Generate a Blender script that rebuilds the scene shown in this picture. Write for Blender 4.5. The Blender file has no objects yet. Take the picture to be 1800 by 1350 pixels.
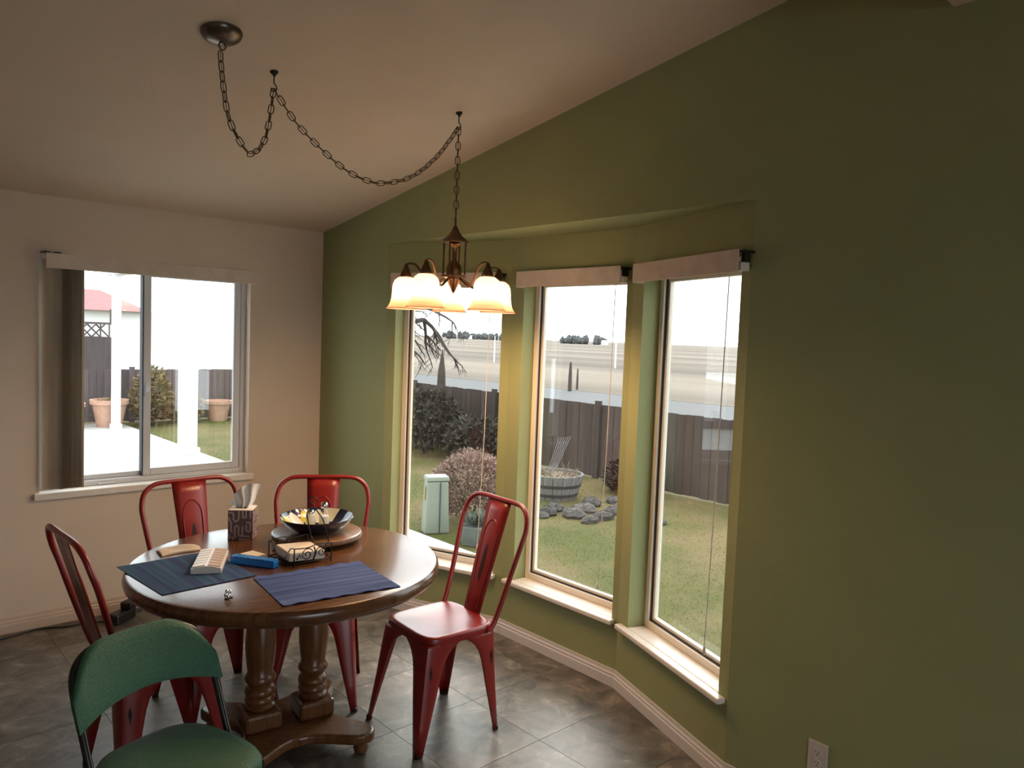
import bpy, bmesh, math, random
from mathutils import Vector, Matrix, Euler
random.seed(7)
PI = math.pi
SC = bpy.context.scene
COL = SC.collection

# ------------------------------------------------------------------ camera, sky, sun, exposure
CAM = Vector((-2.6408, -4.8775, 1.7484))
yaw, pitch, roll, F = 0.7462, 0.0613, -0.0377, 1321.94
cy_, sy_, cp_, sp_, cr_, sr_ = math.cos(yaw), math.sin(yaw), math.cos(pitch), math.sin(pitch), math.cos(roll), math.sin(roll)
fwd = Vector((sy_ * cp_, cy_ * cp_, -sp_)); up0 = Vector((sy_ * sp_, cy_ * sp_, cp_)); r0 = Vector((cy_, -sy_, 0))
rgt = r0 * cr_ - up0 * sr_; upv = up0 * cr_ + r0 * sr_
cd = bpy.data.cameras.new('camera'); cam = bpy.data.objects.new('camera', cd); COL.objects.link(cam)
cd.sensor_width = 36.0; cd.lens = F / 1800 * 36; cd.clip_start = 0.05; cd.clip_end = 2000
M = Matrix((rgt, upv, -fwd)).transposed().to_4x4(); M.translation = CAM; cam.matrix_world = M
SC.camera = cam

w = bpy.data.worlds.new('hazy_sky'); SC.world = w; w.use_nodes = True
bg = w.node_tree.nodes['Background']; bg.inputs[0].default_value = (0.91, 0.96, 1.0, 1); bg.inputs[1].default_value = 4.2
sd = bpy.data.lights.new('sun', 'SUN'); sun = bpy.data.objects.new('sun', sd); COL.objects.link(sun)
sd.energy = 2.2; sd.angle = math.radians(30); sd.color = (1.0, 0.95, 0.88)
SUN_FROM = Vector((0.62, 0.50, 0.62))
sun.rotation_euler = SUN_FROM.to_track_quat('Z', 'Y').to_euler(); sun.location = (8, 8, 9)
SC.view_settings.view_transform = 'Standard'; SC.view_settings.look = 'None'
SC.view_settings.exposure = 0.0; SC.view_settings.gamma = 1.0
SC.cycles.use_denoising = True
SC.cycles.max_bounces = 10; SC.cycles.diffuse_bounces = 5; SC.cycles.transparent_max_bounces = 16
SC.cycles.sample_clamp_indirect = 6.0

# ------------------------------------------------------------------ materials
MATS = {}
def mat(name, col, rough=0.5, metal=0.0, col2=None, scale=8.0, stretch=(1, 1, 1), bump=0.0, bscale=60.0, spec=0.5,
        fac=(0.35, 0.65), detail=4.0, coat=0.0, rnd=0.0):
    if name in MATS: return MATS[name]
    m = bpy.data.materials.new(name); m.use_nodes = True; nt = m.node_tree; N = nt.nodes; L = nt.links
    b = N['Principled BSDF']; b.inputs['Base Color'].default_value = (*col, 1); b.inputs['Roughness'].default_value = rough
    b.inputs['Metallic'].default_value = metal; b.inputs['Specular IOR Level'].default_value = spec
    b.inputs['Coat Weight'].default_value = coat; b.inputs['Coat Roughness'].default_value = 0.12
    tc = N.new('ShaderNodeTexCoord'); mp = N.new('ShaderNodeMapping'); mp.inputs['Scale'].default_value = stretch
    L.new(tc.outputs['Object'], mp.inputs[0])
    if col2:
        n = N.new('ShaderNodeTexNoise'); n.inputs['Scale'].default_value = scale; n.inputs['Detail'].default_value = detail
        L.new(mp.outputs[0], n.inputs['Vector'])
        r = N.new('ShaderNodeValToRGB'); r.color_ramp.elements[0].position = fac[0]; r.color_ramp.elements[1].position = fac[1]
        r.color_ramp.elements[0].color = (*col, 1); r.color_ramp.elements[1].color = (*col2, 1)
        L.new(n.outputs['Fac'], r.inputs[0])
        if rnd > 0:
            oi = N.new('ShaderNodeObjectInfo'); mr = N.new('ShaderNodeMapRange')
            mr.inputs['To Min'].default_value = 1 - rnd; mr.inputs['To Max'].default_value = 1 + rnd
            L.new(oi.outputs['Random'], mr.inputs['Value'])
            mx = N.new('ShaderNodeMix'); mx.data_type = 'RGBA'; mx.blend_type = 'MULTIPLY'; mx.inputs[0].default_value = 1
            L.new(r.outputs[0], mx.inputs[6]); L.new(mr.outputs[0], mx.inputs[7]); L.new(mx.outputs[2], b.inputs['Base Color'])
        else:
            L.new(r.outputs[0], b.inputs['Base Color'])
    if bump > 0:
        n2 = N.new('ShaderNodeTexNoise'); n2.inputs['Scale'].default_value = bscale; n2.inputs['Detail'].default_value = 3
        L.new(mp.outputs[0], n2.inputs['Vector'])
        bp = N.new('ShaderNodeBump'); bp.inputs['Strength'].default_value = bump; bp.inputs['Distance'].default_value = 0.004
        L.new(n2.outputs['Fac'], bp.inputs['Height']); L.new(bp.outputs[0], b.inputs['Normal'])
    MATS[name] = m; return m

GREEN = mat('green_wall_paint', (0.295, 0.315, 0.145), 0.75, bump=0.25, bscale=140, col2=(0.31, 0.33, 0.155), scale=3)
BEIGE = mat('beige_wall_paint', (0.66, 0.55, 0.45), 0.8, bump=0.25, bscale=140, col2=(0.68, 0.57, 0.465), scale=3)  # creamier tone carries some of the warm lamp light
CEIL = mat('ceiling_paint', (0.70, 0.575, 0.455), 0.85, bump=0.35, bscale=90, col2=(0.72, 0.595, 0.475), scale=3)  # warm lamp light is put into this creamier paint
WHITE = mat('white_trim_paint', (0.72, 0.68, 0.66), 0.4, bump=0.05)
SILL = mat('white_sill_laminate', (0.80, 0.75, 0.70), 0.3, col2=(0.76, 0.70, 0.64), scale=20)
TANTRIM = mat('tan_baseboard_paint', (0.58, 0.45, 0.36), 0.5)
VINYL = mat('vinyl_window_frame', (0.80, 0.72, 0.62), 0.4)
VINYLW = mat('white_vinyl_frame', (0.62, 0.63, 0.66), 0.4)
GASKET = mat('dark_gasket', (0.03, 0.035, 0.05), 0.6)
VAL = mat('valance_fabric', (0.62, 0.52, 0.45), 0.75, col2=(0.70, 0.60, 0.52), scale=14, bump=0.2, bscale=60)
BLIND = mat('blind_slat_fabric', (0.58, 0.50, 0.40), 0.8, col2=(0.70, 0.62, 0.50), scale=30, stretch=(1, 1, 0.06), bump=0.2)
def make_translucent(m, f):
    nt = m.node_tree; N = nt.nodes; L = nt.links; b = N['Principled BSDF']; outn = [x for x in N if x.type == 'OUTPUT_MATERIAL'][0]
    t = N.new('ShaderNodeBsdfTranslucent'); src = b.inputs['Base Color']
    if src.is_linked: L.new(src.links[0].from_socket, t.inputs[0])
    mx = N.new('ShaderNodeMixShader'); mx.inputs[0].default_value = f; L.new(b.outputs[0], mx.inputs[1]); L.new(t.outputs[0], mx.inputs[2]); L.new(mx.outputs[0], outn.inputs[0])
make_translucent(BLIND, 0.4)
DARK = mat('dark_metal', (0.03, 0.03, 0.03), 0.45, metal=0.6)
BRONZE = mat('antique_bronze', (0.10, 0.055, 0.03), 0.35, metal=0.85, col2=(0.16, 0.085, 0.04), scale=30)
CHAINM = mat('aged_brass_chain', (0.12, 0.09, 0.055), 0.45, metal=0.8)
STEELD = mat('brushed_pewter', (0.13, 0.115, 0.10), 0.3, metal=0.9, col2=(0.18, 0.15, 0.125), scale=14)
WOOD = mat('brown_table_wood', (0.082, 0.031, 0.011), 0.26, col2=(0.145, 0.060, 0.023), scale=6, stretch=(1.2, 14, 1.2), bump=0.02, bscale=30, detail=6, coat=0.35)
WOODV = mat('turned_wood', (0.095, 0.036, 0.011), 0.34, col2=(0.165, 0.066, 0.021), scale=9, stretch=(6, 6, 0.8), detail=5, coat=0.2)
WOODL = mat('lazy_susan_wood', (0.15, 0.07, 0.032), 0.35, col2=(0.22, 0.11, 0.052), scale=8, stretch=(1.2, 16, 1.2), coat=0.25)
BLACKP = mat('black_plastic', (0.012, 0.012, 0.013), 0.4)
BLACKM = mat('black_enamel_metal', (0.010, 0.010, 0.011), 0.28)
GREENF = mat('green_vinyl_fabric', (0.025, 0.105, 0.062), 0.6, col2=(0.035, 0.135, 0.08), scale=160, bump=0.5, bscale=220)
CREAM = mat('cream_paper', (0.78, 0.70, 0.60), 0.8)
CREAM2 = mat('white_tissue', (0.82, 0.80, 0.77), 0.8)
WIRE = mat('black_wire', (0.012, 0.011, 0.010), 0.5, metal=0.3)
PURPLE = mat('purple_brown_card', (0.13, 0.075, 0.075), 0.6, col2=(0.15, 0.085, 0.085), scale=40)
PRINT = mat('pale_print', (0.46, 0.36, 0.34), 0.65)
WPLAST = mat('white_plastic', (0.84, 0.81, 0.77), 0.3)
TPLAST = mat('tan_plastic', (0.62, 0.48, 0.40), 0.35)
BPLAST = mat('blue_plastic', (0.008, 0.19, 0.62), 0.25, coat=0.3)
NAVY = mat('navy_glaze', (0.012, 0.012, 0.03), 0.12, coat=0.6)
CHROME = mat('chrome', (0.75, 0.75, 0.75), 0.15, metal=1.0)
SALT = mat('white_salt', (0.78, 0.77, 0.76), 0.5)
OUTLETM = mat('outlet_plastic', (0.62, 0.55, 0.50), 0.45)
FLOORB = mat('floor_joint', (0.085, 0.073, 0.062), 0.5)
CONC = mat('pale_concrete', (0.50, 0.48, 0.46), 0.9, col2=(0.44, 0.43, 0.41), scale=3)
GRASS = mat('lawn_ground', (0.062, 0.064, 0.006), 0.95, col2=(0.135, 0.096, 0.036), scale=0.7, fac=(0.42, 0.62))
GBLADE = mat('grass_blades', (0.130, 0.140, 0.014), 0.9, col2=(0.28, 0.205, 0.08), scale=0.7, fac=(0.42, 0.62))
FIELD = mat('dry_field', (0.080, 0.060, 0.042), 1.0, col2=(0.20, 0.155, 0.115), scale=0.09, stretch=(0.55, 0.05, 1), detail=9, fac=(0.40, 0.62))
ROAD = mat('grey_road', (0.085, 0.083, 0.086), 0.9, col2=(0.098, 0.095, 0.097), scale=1.0)
FENCEM = mat('weathered_fence', (0.042, 0.028, 0.024), 0.9, col2=(0.066, 0.046, 0.038), scale=5, stretch=(3, 3, 0.3), rnd=0.25)
FENCEP = mat('flare_paled_fence', (0.085, 0.062, 0.066), 0.9, col2=(0.11, 0.085, 0.088), scale=5, stretch=(3, 3, 0.3), rnd=0.2)  # paler than the other fence: lens flare put into the board colour
RUSSET = mat('russet_twigs', (0.20, 0.125, 0.10), 0.9, col2=(0.34, 0.235, 0.19), scale=9)
HEDGE = mat('dark_hedge_leaves', (0.032, 0.028, 0.020), 0.9, col2=(0.060, 0.048, 0.036), scale=6)
OLIVE = mat('olive_leaves', (0.12, 0.105, 0.055), 0.9, col2=(0.24, 0.155, 0.075), scale=6)
LAV = mat('grey_green_leaves', (0.085, 0.10, 0.075), 0.9, col2=(0.13, 0.14, 0.11), scale=6)
TERRA = mat('terracotta', (0.42, 0.24, 0.17), 0.8, col2=(0.48, 0.29, 0.21), scale=8)
BOXG = mat('pale_green_enamel', (0.21, 0.23, 0.185), 0.5)
YELLOW = mat('yellow_sticker', (0.28, 0.20, 0.02), 0.6)
BARRELM = mat('grey_barrel_wood', (0.12, 0.115, 0.11), 0.8, col2=(0.20, 0.19, 0.185), scale=10, stretch=(3, 3, 0.4))
HOOP = mat('barrel_hoop', (0.045, 0.04, 0.05), 0.6)
ROCK = mat('grey_rock', (0.030, 0.026, 0.024), 0.9, col2=(0.095, 0.080, 0.072), scale=3, bump=0.8, bscale=12, rnd=0.4)
BARK = mat('bare_bark', (0.045, 0.035, 0.032), 0.9, col2=(0.07, 0.055, 0.05), scale=12, bump=0.6)
POSTW = mat('white_post_paint', (0.75, 0.75, 0.76), 0.6)
WIREG = mat('galvanised_wire', (0.22, 0.22, 0.22), 0.5)
STRAW = mat('dried_straw', (0.16, 0.115, 0.07), 0.9, col2=(0.12, 0.08, 0.05), scale=12)
HOUSEW = mat('white_house_siding', (0.82, 0.82, 0.82), 0.8)
ROOFR = mat('red_roof_shingle', (0.24, 0.10, 0.10), 0.8, col2=(0.28, 0.125, 0.125), scale=6)
FARTREE = mat('hazed_tree_leaves', (0.085, 0.092, 0.095), 1.0, col2=(0.11, 0.115, 0.115), scale=2)  # distance haze is mixed into the leaf colour

def red_paint():
    m = bpy.data.materials.new('worn_red_paint'); m.use_nodes = True; nt = m.node_tree; N = nt.nodes; L = nt.links
    b = N['Principled BSDF']; b.inputs['Roughness'].default_value = 0.33; b.inputs['Coat Weight'].default_value = 0.25; b.inputs['Coat Roughness'].default_value = 0.25
    tc = N.new('ShaderNodeTexCoord')
    n = N.new('ShaderNodeTexNoise'); n.inputs['Scale'].default_value = 5; n.inputs['Detail'].default_value = 5
    L.new(tc.outputs['Object'], n.inputs['Vector'])
    r = N.new('ShaderNodeValToRGB'); e = r.color_ramp.elements
    e[0].position = 0.24; e[0].color = (0.02, 0.008, 0.007, 1); e[1].position = 0.30; e[1].color = (0.205, 0.010, 0.009, 1)
    k = e.new(0.7); k.color = (0.26, 0.016, 0.013, 1)
    L.new(n.outputs['Fac'], r.inputs[0]); L.new(r.outputs[0], b.inputs['Base Color'])
    return m
RED = red_paint()
REDDK = mat('bare_dark_metal', (0.016, 0.008, 0.007), 0.5, metal=0.2)

def tile_mat():
    m = bpy.data.materials.new('slate_vinyl_tile'); m.use_nodes = True; nt = m.node_tree; N = nt.nodes; L = nt.links
    b = N['Principled BSDF']; b.inputs['Roughness'].default_value = 0.42; b.inputs['Specular IOR Level'].default_value = 0.55
    g = N.new('ShaderNodeNewGeometry'); oi = N.new('ShaderNodeObjectInfo')
    add = N.new('ShaderNodeVectorMath'); add.operation = 'ADD'
    sc = N.new('ShaderNodeVectorMath'); sc.operation = 'SCALE'; sc.inputs[0].default_value = (17, 9, 3)
    L.new(oi.outputs['Random'], sc.inputs['Scale']); L.new(g.outputs['Position'], add.inputs[0]); L.new(sc.outputs[0], add.inputs[1])
    n = N.new('ShaderNodeTexNoise'); n.inputs['Scale'].default_value = 7.5; n.inputs['Detail'].default_value = 9; n.inputs['Roughness'].default_value = 0.65; n.inputs['Distortion'].default_value = 0.8
    L.new(add.outputs[0], n.inputs['Vector'])
    r = N.new('ShaderNodeValToRGB'); e = r.color_ramp.elements
    e[0].position = 0.34; e[0].color = (0.060, 0.051, 0.043, 1); e[1].position = 0.68; e[1].color = (0.30, 0.262, 0.215, 1)
    k = e.new(0.48); k.color = (0.128, 0.110, 0.092, 1); k = e.new(0.58); k.color = (0.170, 0.147, 0.122, 1)
    L.new(n.outputs['Fac'], r.inputs[0])
    mr = N.new('ShaderNodeMapRange'); mr.inputs['To Min'].default_value = 0.88; mr.inputs['To Max'].default_value = 1.12
    L.new(oi.outputs['Random'], mr.inputs['Value'])
    mx = N.new('ShaderNodeMix'); mx.data_type = 'RGBA'; mx.blend_type = 'MULTIPLY'; mx.inputs[0].default_value = 1
    L.new(r.outputs[0], mx.inputs[6]); L.new(mr.outputs[0], mx.inputs[7]); L.new(mx.outputs[2], b.inputs['Base Color'])
    bp = N.new('ShaderNodeBump'); bp.inputs['Strength'].default_value = 0.25; bp.inputs['Distance'].default_value = 0.004
    L.new(n.outputs['Fac'], bp.inputs['Height']); L.new(bp.outputs[0], b.inputs['Normal'])
    return m
TILE = tile_mat()

def glass_mat(name, tint=(0.93, 0.95, 0.94), refl=1.0):
    m = bpy.data.materials.new(name); m.use_nodes = True; nt = m.node_tree; N = nt.nodes; L = nt.links
    for x in list(N):
        if x.type == 'BSDF_PRINCIPLED': N.remove(x)
    out = [x for x in N if x.type == 'OUTPUT_MATERIAL'][0]
    t = N.new('ShaderNodeBsdfTransparent'); t.inputs[0].default_value = (*tint, 1)
    g = N.new('ShaderNodeBsdfGlossy'); g.inputs['Roughness'].default_value = 0.0; g.inputs[0].default_value = (refl, refl, refl, 1)
    lw = N.new('ShaderNodeLayerWeight'); lw.inputs[0].default_value = 0.5      # facing = 1 - |cos|, alike from both sides
    pw = N.new('ShaderNodeMath'); pw.operation = 'POWER'; pw.inputs[1].default_value = 5.0; L.new(lw.outputs['Facing'], pw.inputs[0])
    fr = N.new('ShaderNodeMath'); fr.operation = 'MULTIPLY_ADD'; fr.inputs[1].default_value = 0.94; fr.inputs[2].default_value = 0.06; L.new(pw.outputs[0], fr.inputs[0])
    mx = N.new('ShaderNodeMixShader'); L.new(fr.outputs[0], mx.inputs[0]); L.new(t.outputs[0], mx.inputs[1]); L.new(g.outputs[0], mx.inputs[2])
    L.new(mx.outputs[0], out.inputs[0]); return m
GLASS = glass_mat('window_glass')
SHAKER = glass_mat('clear_shaker_glass', (0.97, 0.97, 0.97))

def stripe_mat(name, axis, cols, scale):
    m = bpy.data.materials.new(name); m.use_nodes = True; nt = m.node_tree; N = nt.nodes; L = nt.links
    b = N['Principled BSDF']; b.inputs['Roughness'].default_value = 0.9; b.inputs['Specular IOR Level'].default_value = 0.2
    tc = N.new('ShaderNodeTexCoord'); mp = N.new('ShaderNodeMapping')
    s = [1.5, 1.5, 1.5]; s[axis] = scale; mp.inputs['Scale'].default_value = s
    L.new(tc.outputs['Object'], mp.inputs[0])
    n = N.new('ShaderNodeTexNoise'); n.inputs['Scale'].default_value = 1.0; n.inputs['Detail'].default_value = 3; L.new(mp.outputs[0], n.inputs['Vector'])
    r = N.new('ShaderNodeValToRGB'); e = r.color_ramp.elements
    e[0].position = 0.3; e[0].color = (*cols[0], 1); e[1].position = 0.7; e[1].color = (*cols[-1], 1)
    for i, c in enumerate(cols[1:-1]):
        k = e.new(0.3 + 0.4 * (i + 1) / (len(cols) - 1)); k.color = (*c, 1)
    L.new(n.outputs['Fac'], r.inputs[0]); L.new(r.outputs[0], b.inputs['Base Color'])
    wv = N.new('ShaderNodeTexNoise'); wv.inputs['Scale'].default_value = 400; L.new(tc.outputs['Object'], wv.inputs['Vector'])
    bp = N.new('ShaderNodeBump'); bp.inputs['Strength'].default_value = 0.4; bp.inputs['Distance'].default_value = 0.002
    L.new(wv.outputs['Fac'], bp.inputs['Height']); L.new(bp.outputs[0], b.inputs['Normal'])
    return m

# ------------------------------------------------------------------ mesh helpers
class MB:
    def __init__(s): s.v = []; s.f = []
    def add(s, v, f):
        o = len(s.v); s.v += [tuple(x) for x in v]; s.f += [tuple(i + o for i in q) for q in f]; return s
    def box(s, x0, x1, y0, y1, z0, z1):
        return s.add([(x0, y0, z0), (x1, y0, z0), (x1, y1, z0), (x0, y1, z0), (x0, y0, z1), (x1, y0, z1), (x1, y1, z1), (x0, y1, z1)],
                     [(0, 3, 2, 1), (4, 5, 6, 7), (0, 1, 5, 4), (1, 2, 6, 5), (2, 3, 7, 6), (3, 0, 4, 7)])
    def prism(s, poly, z0, z1):
        n = len(poly)
        zs0 = z0 if isinstance(z0, (list, tuple)) else [z0] * n
        zs1 = z1 if isinstance(z1, (list, tuple)) else [z1] * n
        v = [(p[0], p[1], zs0[i]) for i, p in enumerate(poly)] + [(p[0], p[1], zs1[i]) for i, p in enumerate(poly)]
        f = [tuple(range(n - 1, -1, -1)), tuple(range(n, 2 * n))] + [(i, (i + 1) % n, n + (i + 1) % n, n + i) for i in range(n)]
        return s.add(v, f)
    def loft(s, rings, closed=True, caps=True):
        n = len(rings[0]); v = [p for r in rings for p in r]; f = []
        for i in range(len(rings) - 1):
            for j in range(n if closed else n - 1):
                a = i * n + j; b = i * n + (j + 1) % n
                f.append((a, b, b + n, a + n))
        if caps:
            f.append(tuple(range(n - 1, -1, -1))); f.append(tuple(range((len(rings) - 1) * n, len(rings) * n)))
        return s.add(v, f)
    def lathe(s, prof, n=24, c=(0, 0, 0), caps=True):
        rings = [[(c[0] + r * math.cos(2 * PI * j / n), c[1] + r * math.sin(2 * PI * j / n), c[2] + z) for j in range(n)] for r, z in prof]
        return s.loft(rings, True, caps)
    def tube(s, path, r, n=8, closed=False, flat=None):
        P = [Vector(p) for p in path]; m = len(P); rings = []
        rad = r if isinstance(r, (list, tuple)) else [r] * m
        prev = None
        for i in range(m):
            if closed: t = (P[(i + 1) % m] - P[(i - 1) % m])
            else: t = P[min(i + 1, m - 1)] - P[max(i - 1, 0)]
            t.normalize()
            if prev is None:
                a = Vector((0, 0, 1)) if abs(t.z) < 0.9 else Vector((1, 0, 0))
                u = (a - t * a.dot(t)).normalized()
            else:
                u = prev - t * prev.dot(t)
                u = u.normalized() if u.length > 1e-6 else prev
            prev = u; vv = t.cross(u)
            rings.append([tuple(P[i] + (u * math.cos(2 * PI * k / n) + vv * math.sin(2 * PI * k / n)) * rad[i]) for k in range(n)])
        if closed:
            rings.append(rings[0]); return s.loft(rings, True, False)
        return s.loft(rings, True, True)
    def ball(s, c, rx, ry, rz, nu=12, nv=8):
        prof = [(max(1e-4, math.sin(PI * i / nv)), -math.cos(PI * i / nv)) for i in range(nv + 1)]
        rings = [[(c[0] + rx * r * math.cos(2 * PI * j / nu), c[1] + ry * r * math.sin(2 * PI * j / nu), c[2] + rz * z) for j in range(nu)] for r, z in prof]
        return s.loft(rings)
    def xform(s, Mx):
        s.v = [tuple(Mx @ Vector(p)) for p in s.v]; return s
    def mesh(s, name, m, smooth=None):
        me = bpy.data.meshes.new(name); me.from_pydata(s.v, [], s.f); me.materials.append(m)
        b = bmesh.new(); b.from_mesh(me); bmesh.ops.recalc_face_normals(b, faces=b.faces); b.to_mesh(me); b.free()
        if smooth is not None:
            me.shade_smooth(); me.set_sharp_from_angle(angle=math.radians(smooth))
        me.update(); return me
    def build(s, name, m, parent=None, smooth=None, loc=(0, 0, 0), rot=(0, 0, 0), bevel=0, solid=0, seg=2):
        o = bpy.data.objects.new(name, s.mesh(name, m, smooth)); COL.objects.link(o)
        o.location = loc; o.rotation_euler = rot
        if parent: o.parent = parent
        if solid:
            md = o.modifiers.new('solid', 'SOLIDIFY'); md.thickness = solid; md.offset = 0
        if bevel:
            md = o.modifiers.new('bevel', 'BEVEL'); md.width = bevel; md.segments = seg; md.limit_method = 'ANGLE'
        return o

def thing(name, label, cat, loc=(0, 0, 0), rz=0, group=None):
    o = bpy.data.objects.new(name, None); COL.objects.link(o); o.empty_display_size = 0.1
    o.location = loc; o.rotation_euler = (0, 0, rz); o['label'] = label; o['category'] = cat
    if group: o['group'] = group
    return o
def tag(o, label, cat, group=None, kind=None):
    if label: o['label'] = label
    if cat: o['category'] = cat
    if group: o['group'] = group
    if kind: o['kind'] = kind
    return o
def struct(o): o['kind'] = 'structure'; return o
def sroot(name, label, cat=None):
    o = bpy.data.objects.new(name, None); COL.objects.link(o); o['kind'] = 'structure'; o['label'] = label
    if cat: o['category'] = cat
    return o
def inst(mesh, name, parent, loc=(0, 0, 0), rot=(0, 0, 0), scale=(1, 1, 1)):
    o = bpy.data.objects.new(name, mesh); COL.objects.link(o); o.parent = parent
    o.location = loc; o.rotation_euler = rot; o.scale = scale; return o
def copy_tree(o, parent=None):
    c = o.copy(); COL.objects.link(c); c.parent = parent
    for ch in list(o.children): copy_tree(ch, c)
    return c
def arc(cx, cy, r, a0, a1, n):
    return [(cx + r * math.cos(math.radians(a0 + (a1 - a0) * i / n)), cy + r * math.sin(math.radians(a0 + (a1 - a0) * i / n))) for i in range(n + 1)]
def smoothpath(P, n=6):
    P = [Vector(p) for p in P]; out = []
    for i in range(len(P) - 1):
        a = P[max(i - 1, 0)]; b = P[i]; c = P[i + 1]; d = P[min(i + 2, len(P) - 1)]
        for k in range(n):
            t = k / n
            out.append(0.5 * ((2 * b) + (c - a) * t + (2 * a - 5 * b + 4 * c - d) * t * t + (3 * b - a - 3 * c + d) * t ** 3))
    out.append(P[-1]); return out

# ------------------------------------------------------------------ room shell
H0, SL = 2.44, 0.17            # ceiling height at the far wall and its rise toward the viewer
P = [(0, -0.838), (0.308, -1.651), (0.308, -2.541), (0, -3.353)]      # plan of the bow window
ZH = 2.31; TH = 0.15
XL, YB = -5.6, -8.2            # hidden left and rear ends of the room
YK = -4.0                      # flat kitchen ceiling starts here
RIDGE = H0 - SL * YK
def cz(y): return H0 - SL * y
# far wall with one opening
WX0, WX1, WZ0, WZ1 = -1.735, -0.525, 0.745, 2.115
m = MB()
m.box(XL, WX0, 0, TH, 0, H0); m.box(WX1, TH, 0, TH, 0, H0); m.box(WX0, WX1, 0, TH, 0, WZ0); m.box(WX0, WX1, 0, TH, WZ1, H0)
o = struct(m.build('wall_far', BEIGE)); o['label'] = 'beige painted far wall with the sliding window'
# green gable wall with bow-window opening
def yprism(mb, pts, x0, x1):    # polygon in (y,z) extruded in x
    n = len(pts); v = [(x0, a, b) for a, b in pts] + [(x1, a, b) for a, b in pts]
    mb.add(v, [tuple(range(n)), tuple(range(2 * n - 1, n - 1, -1))] + [(i, (i + 1) % n, n + (i + 1) % n, n + i) for i in range(n)])
m = MB(); a, b = P[0][1], P[3][1]
yprism(m, [(0, 0), (a, 0), (a, cz(a)), (0, cz(0))], 0, TH)
yprism(m, [(a, ZH), (b, ZH), (b, cz(b)), (a, cz(a))], 0, TH)
yprism(m, [(b, 0), (YB, 0), (YB, RIDGE), (YK, RIDGE), (b, cz(b))], 0, TH)
o = struct(m.build('wall_right', GREEN)); o['label'] = 'olive green painted gable wall beside the bow window'
# rest of the room behind the viewer: left wall, rear wall with an opening added to let in sky fill
m = MB(); m.box(XL - TH, XL, YB, TH, 0, RIDGE)
o = struct(m.build('wall_left', BEIGE)); o['label'] = 'plain beige side wall'
m = MB()
m.box(XL, -3.4, YB - TH, YB, 0, RIDGE); m.box(-1.2, TH, YB - TH, YB, 0, RIDGE); m.box(-3.4, -1.2, YB - TH, YB, 2.1, RIDGE)
o = struct(m.build('wall_rear', BEIGE)); o['label'] = 'unseen beige rear wall with a wide opening added for sky fill'
# ceilings
m = MB(); yprism(m, [(TH, H0 - SL * TH), (YK, RIDGE), (YK, RIDGE + 0.12), (TH, H0 + 0.12)], XL - TH, TH)
o = struct(m.build('ceiling', CEIL)); o['label'] = 'sloping white vaulted ceiling with lamp warmth in its paint'
m = MB(); m.box(XL, 0, YB, YK, 2.84, 2.96); m.box(XL - TH, TH, YB - TH, YK, RIDGE, RIDGE + 0.12)
m.box(XL, 0, YK - 0.1, YK, 2.96, RIDGE)
o = struct(m.build('ceiling_flat', CEIL)); o['label'] = 'flat dropped ceiling over the near end of the room'
# bow window walls
def offs(Pp, d):
    out = []
    for i in range(len(Pp)):
        ns = []
        for j in (i - 1, i):
            if 0 <= j < len(Pp) - 1:
                e = Vector((Pp[j + 1][0] - Pp[j][0], Pp[j + 1][1] - Pp[j][1])).normalized(); ns.append(Vector((-e.y, e.x)))
        nn = sum(ns, Vector((0, 0)))
        nn = nn / nn.length
        k = d / nn.dot(ns[0]); out.append((Pp[i][0] + nn.x * k, Pp[i][1] + nn.y * k))
    return out
PO = offs(P, TH)
class Panel:
    def __init__(s, i):
        s.A = Vector(P[i]); s.B = Vector(P[i + 1]); s.e = (s.B - s.A).normalized(); s.n = Vector((-s.e.y, s.e.x)); s.len = (s.B - s.A).length
        s.ang = math.atan2(s.e.y, s.e.x); s.Ao = PO[i]; s.Bo = PO[i + 1]
    def pt(s, t, d): q = s.A + s.e * t + s.n * d; return (q.x, q.y)
    def quad(s, t0, t1, d0, d1): return [s.pt(t0, d0), s.pt(t1, d0), s.pt(t1, d1), s.pt(t0, d1)]
PAN = [Panel(i) for i in range(3)]
OPEN = [(0.065, 0.815), (0.11, 0.85), (0.095, 0.81)]
BZ0, BZ1 = 0.322, 2.10
m = MB()
for i, pn in enumerate(PAN):
    t0, t1 = OPEN[i]
    full = [tuple(pn.A), tuple(pn.B), pn.Bo, pn.Ao]
    m.prism(full, 0, BZ0); m.prism(full, BZ1, ZH)
    m.prism([tuple(pn.A), pn.pt(t0, 0), pn.pt(t0, TH), pn.Ao], BZ0, BZ1)
    m.prism([pn.pt(t1, 0), tuple(pn.B), pn.Bo, pn.pt(t1, TH)], BZ0, BZ1)
o = struct(m.build('wall_bay', GREEN)); o['label'] = 'three green wall panels of the bow window recess'
kx = TH / P[1][0]
m = MB(); m.prism([(TH, P[0][1] + (P[1][1] - P[0][1]) * kx), P[1], P[2], (TH, P[3][1] + (P[2][1] - P[3][1]) * kx)], ZH, ZH + 0.08); m.prism([PO[0], PO[1], PO[2], PO[3]], ZH + 0.08, ZH + 0.16)
o = struct(m.build('ceiling_bay', GREEN)); o['label'] = 'green soffit over the bow window recess'

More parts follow.
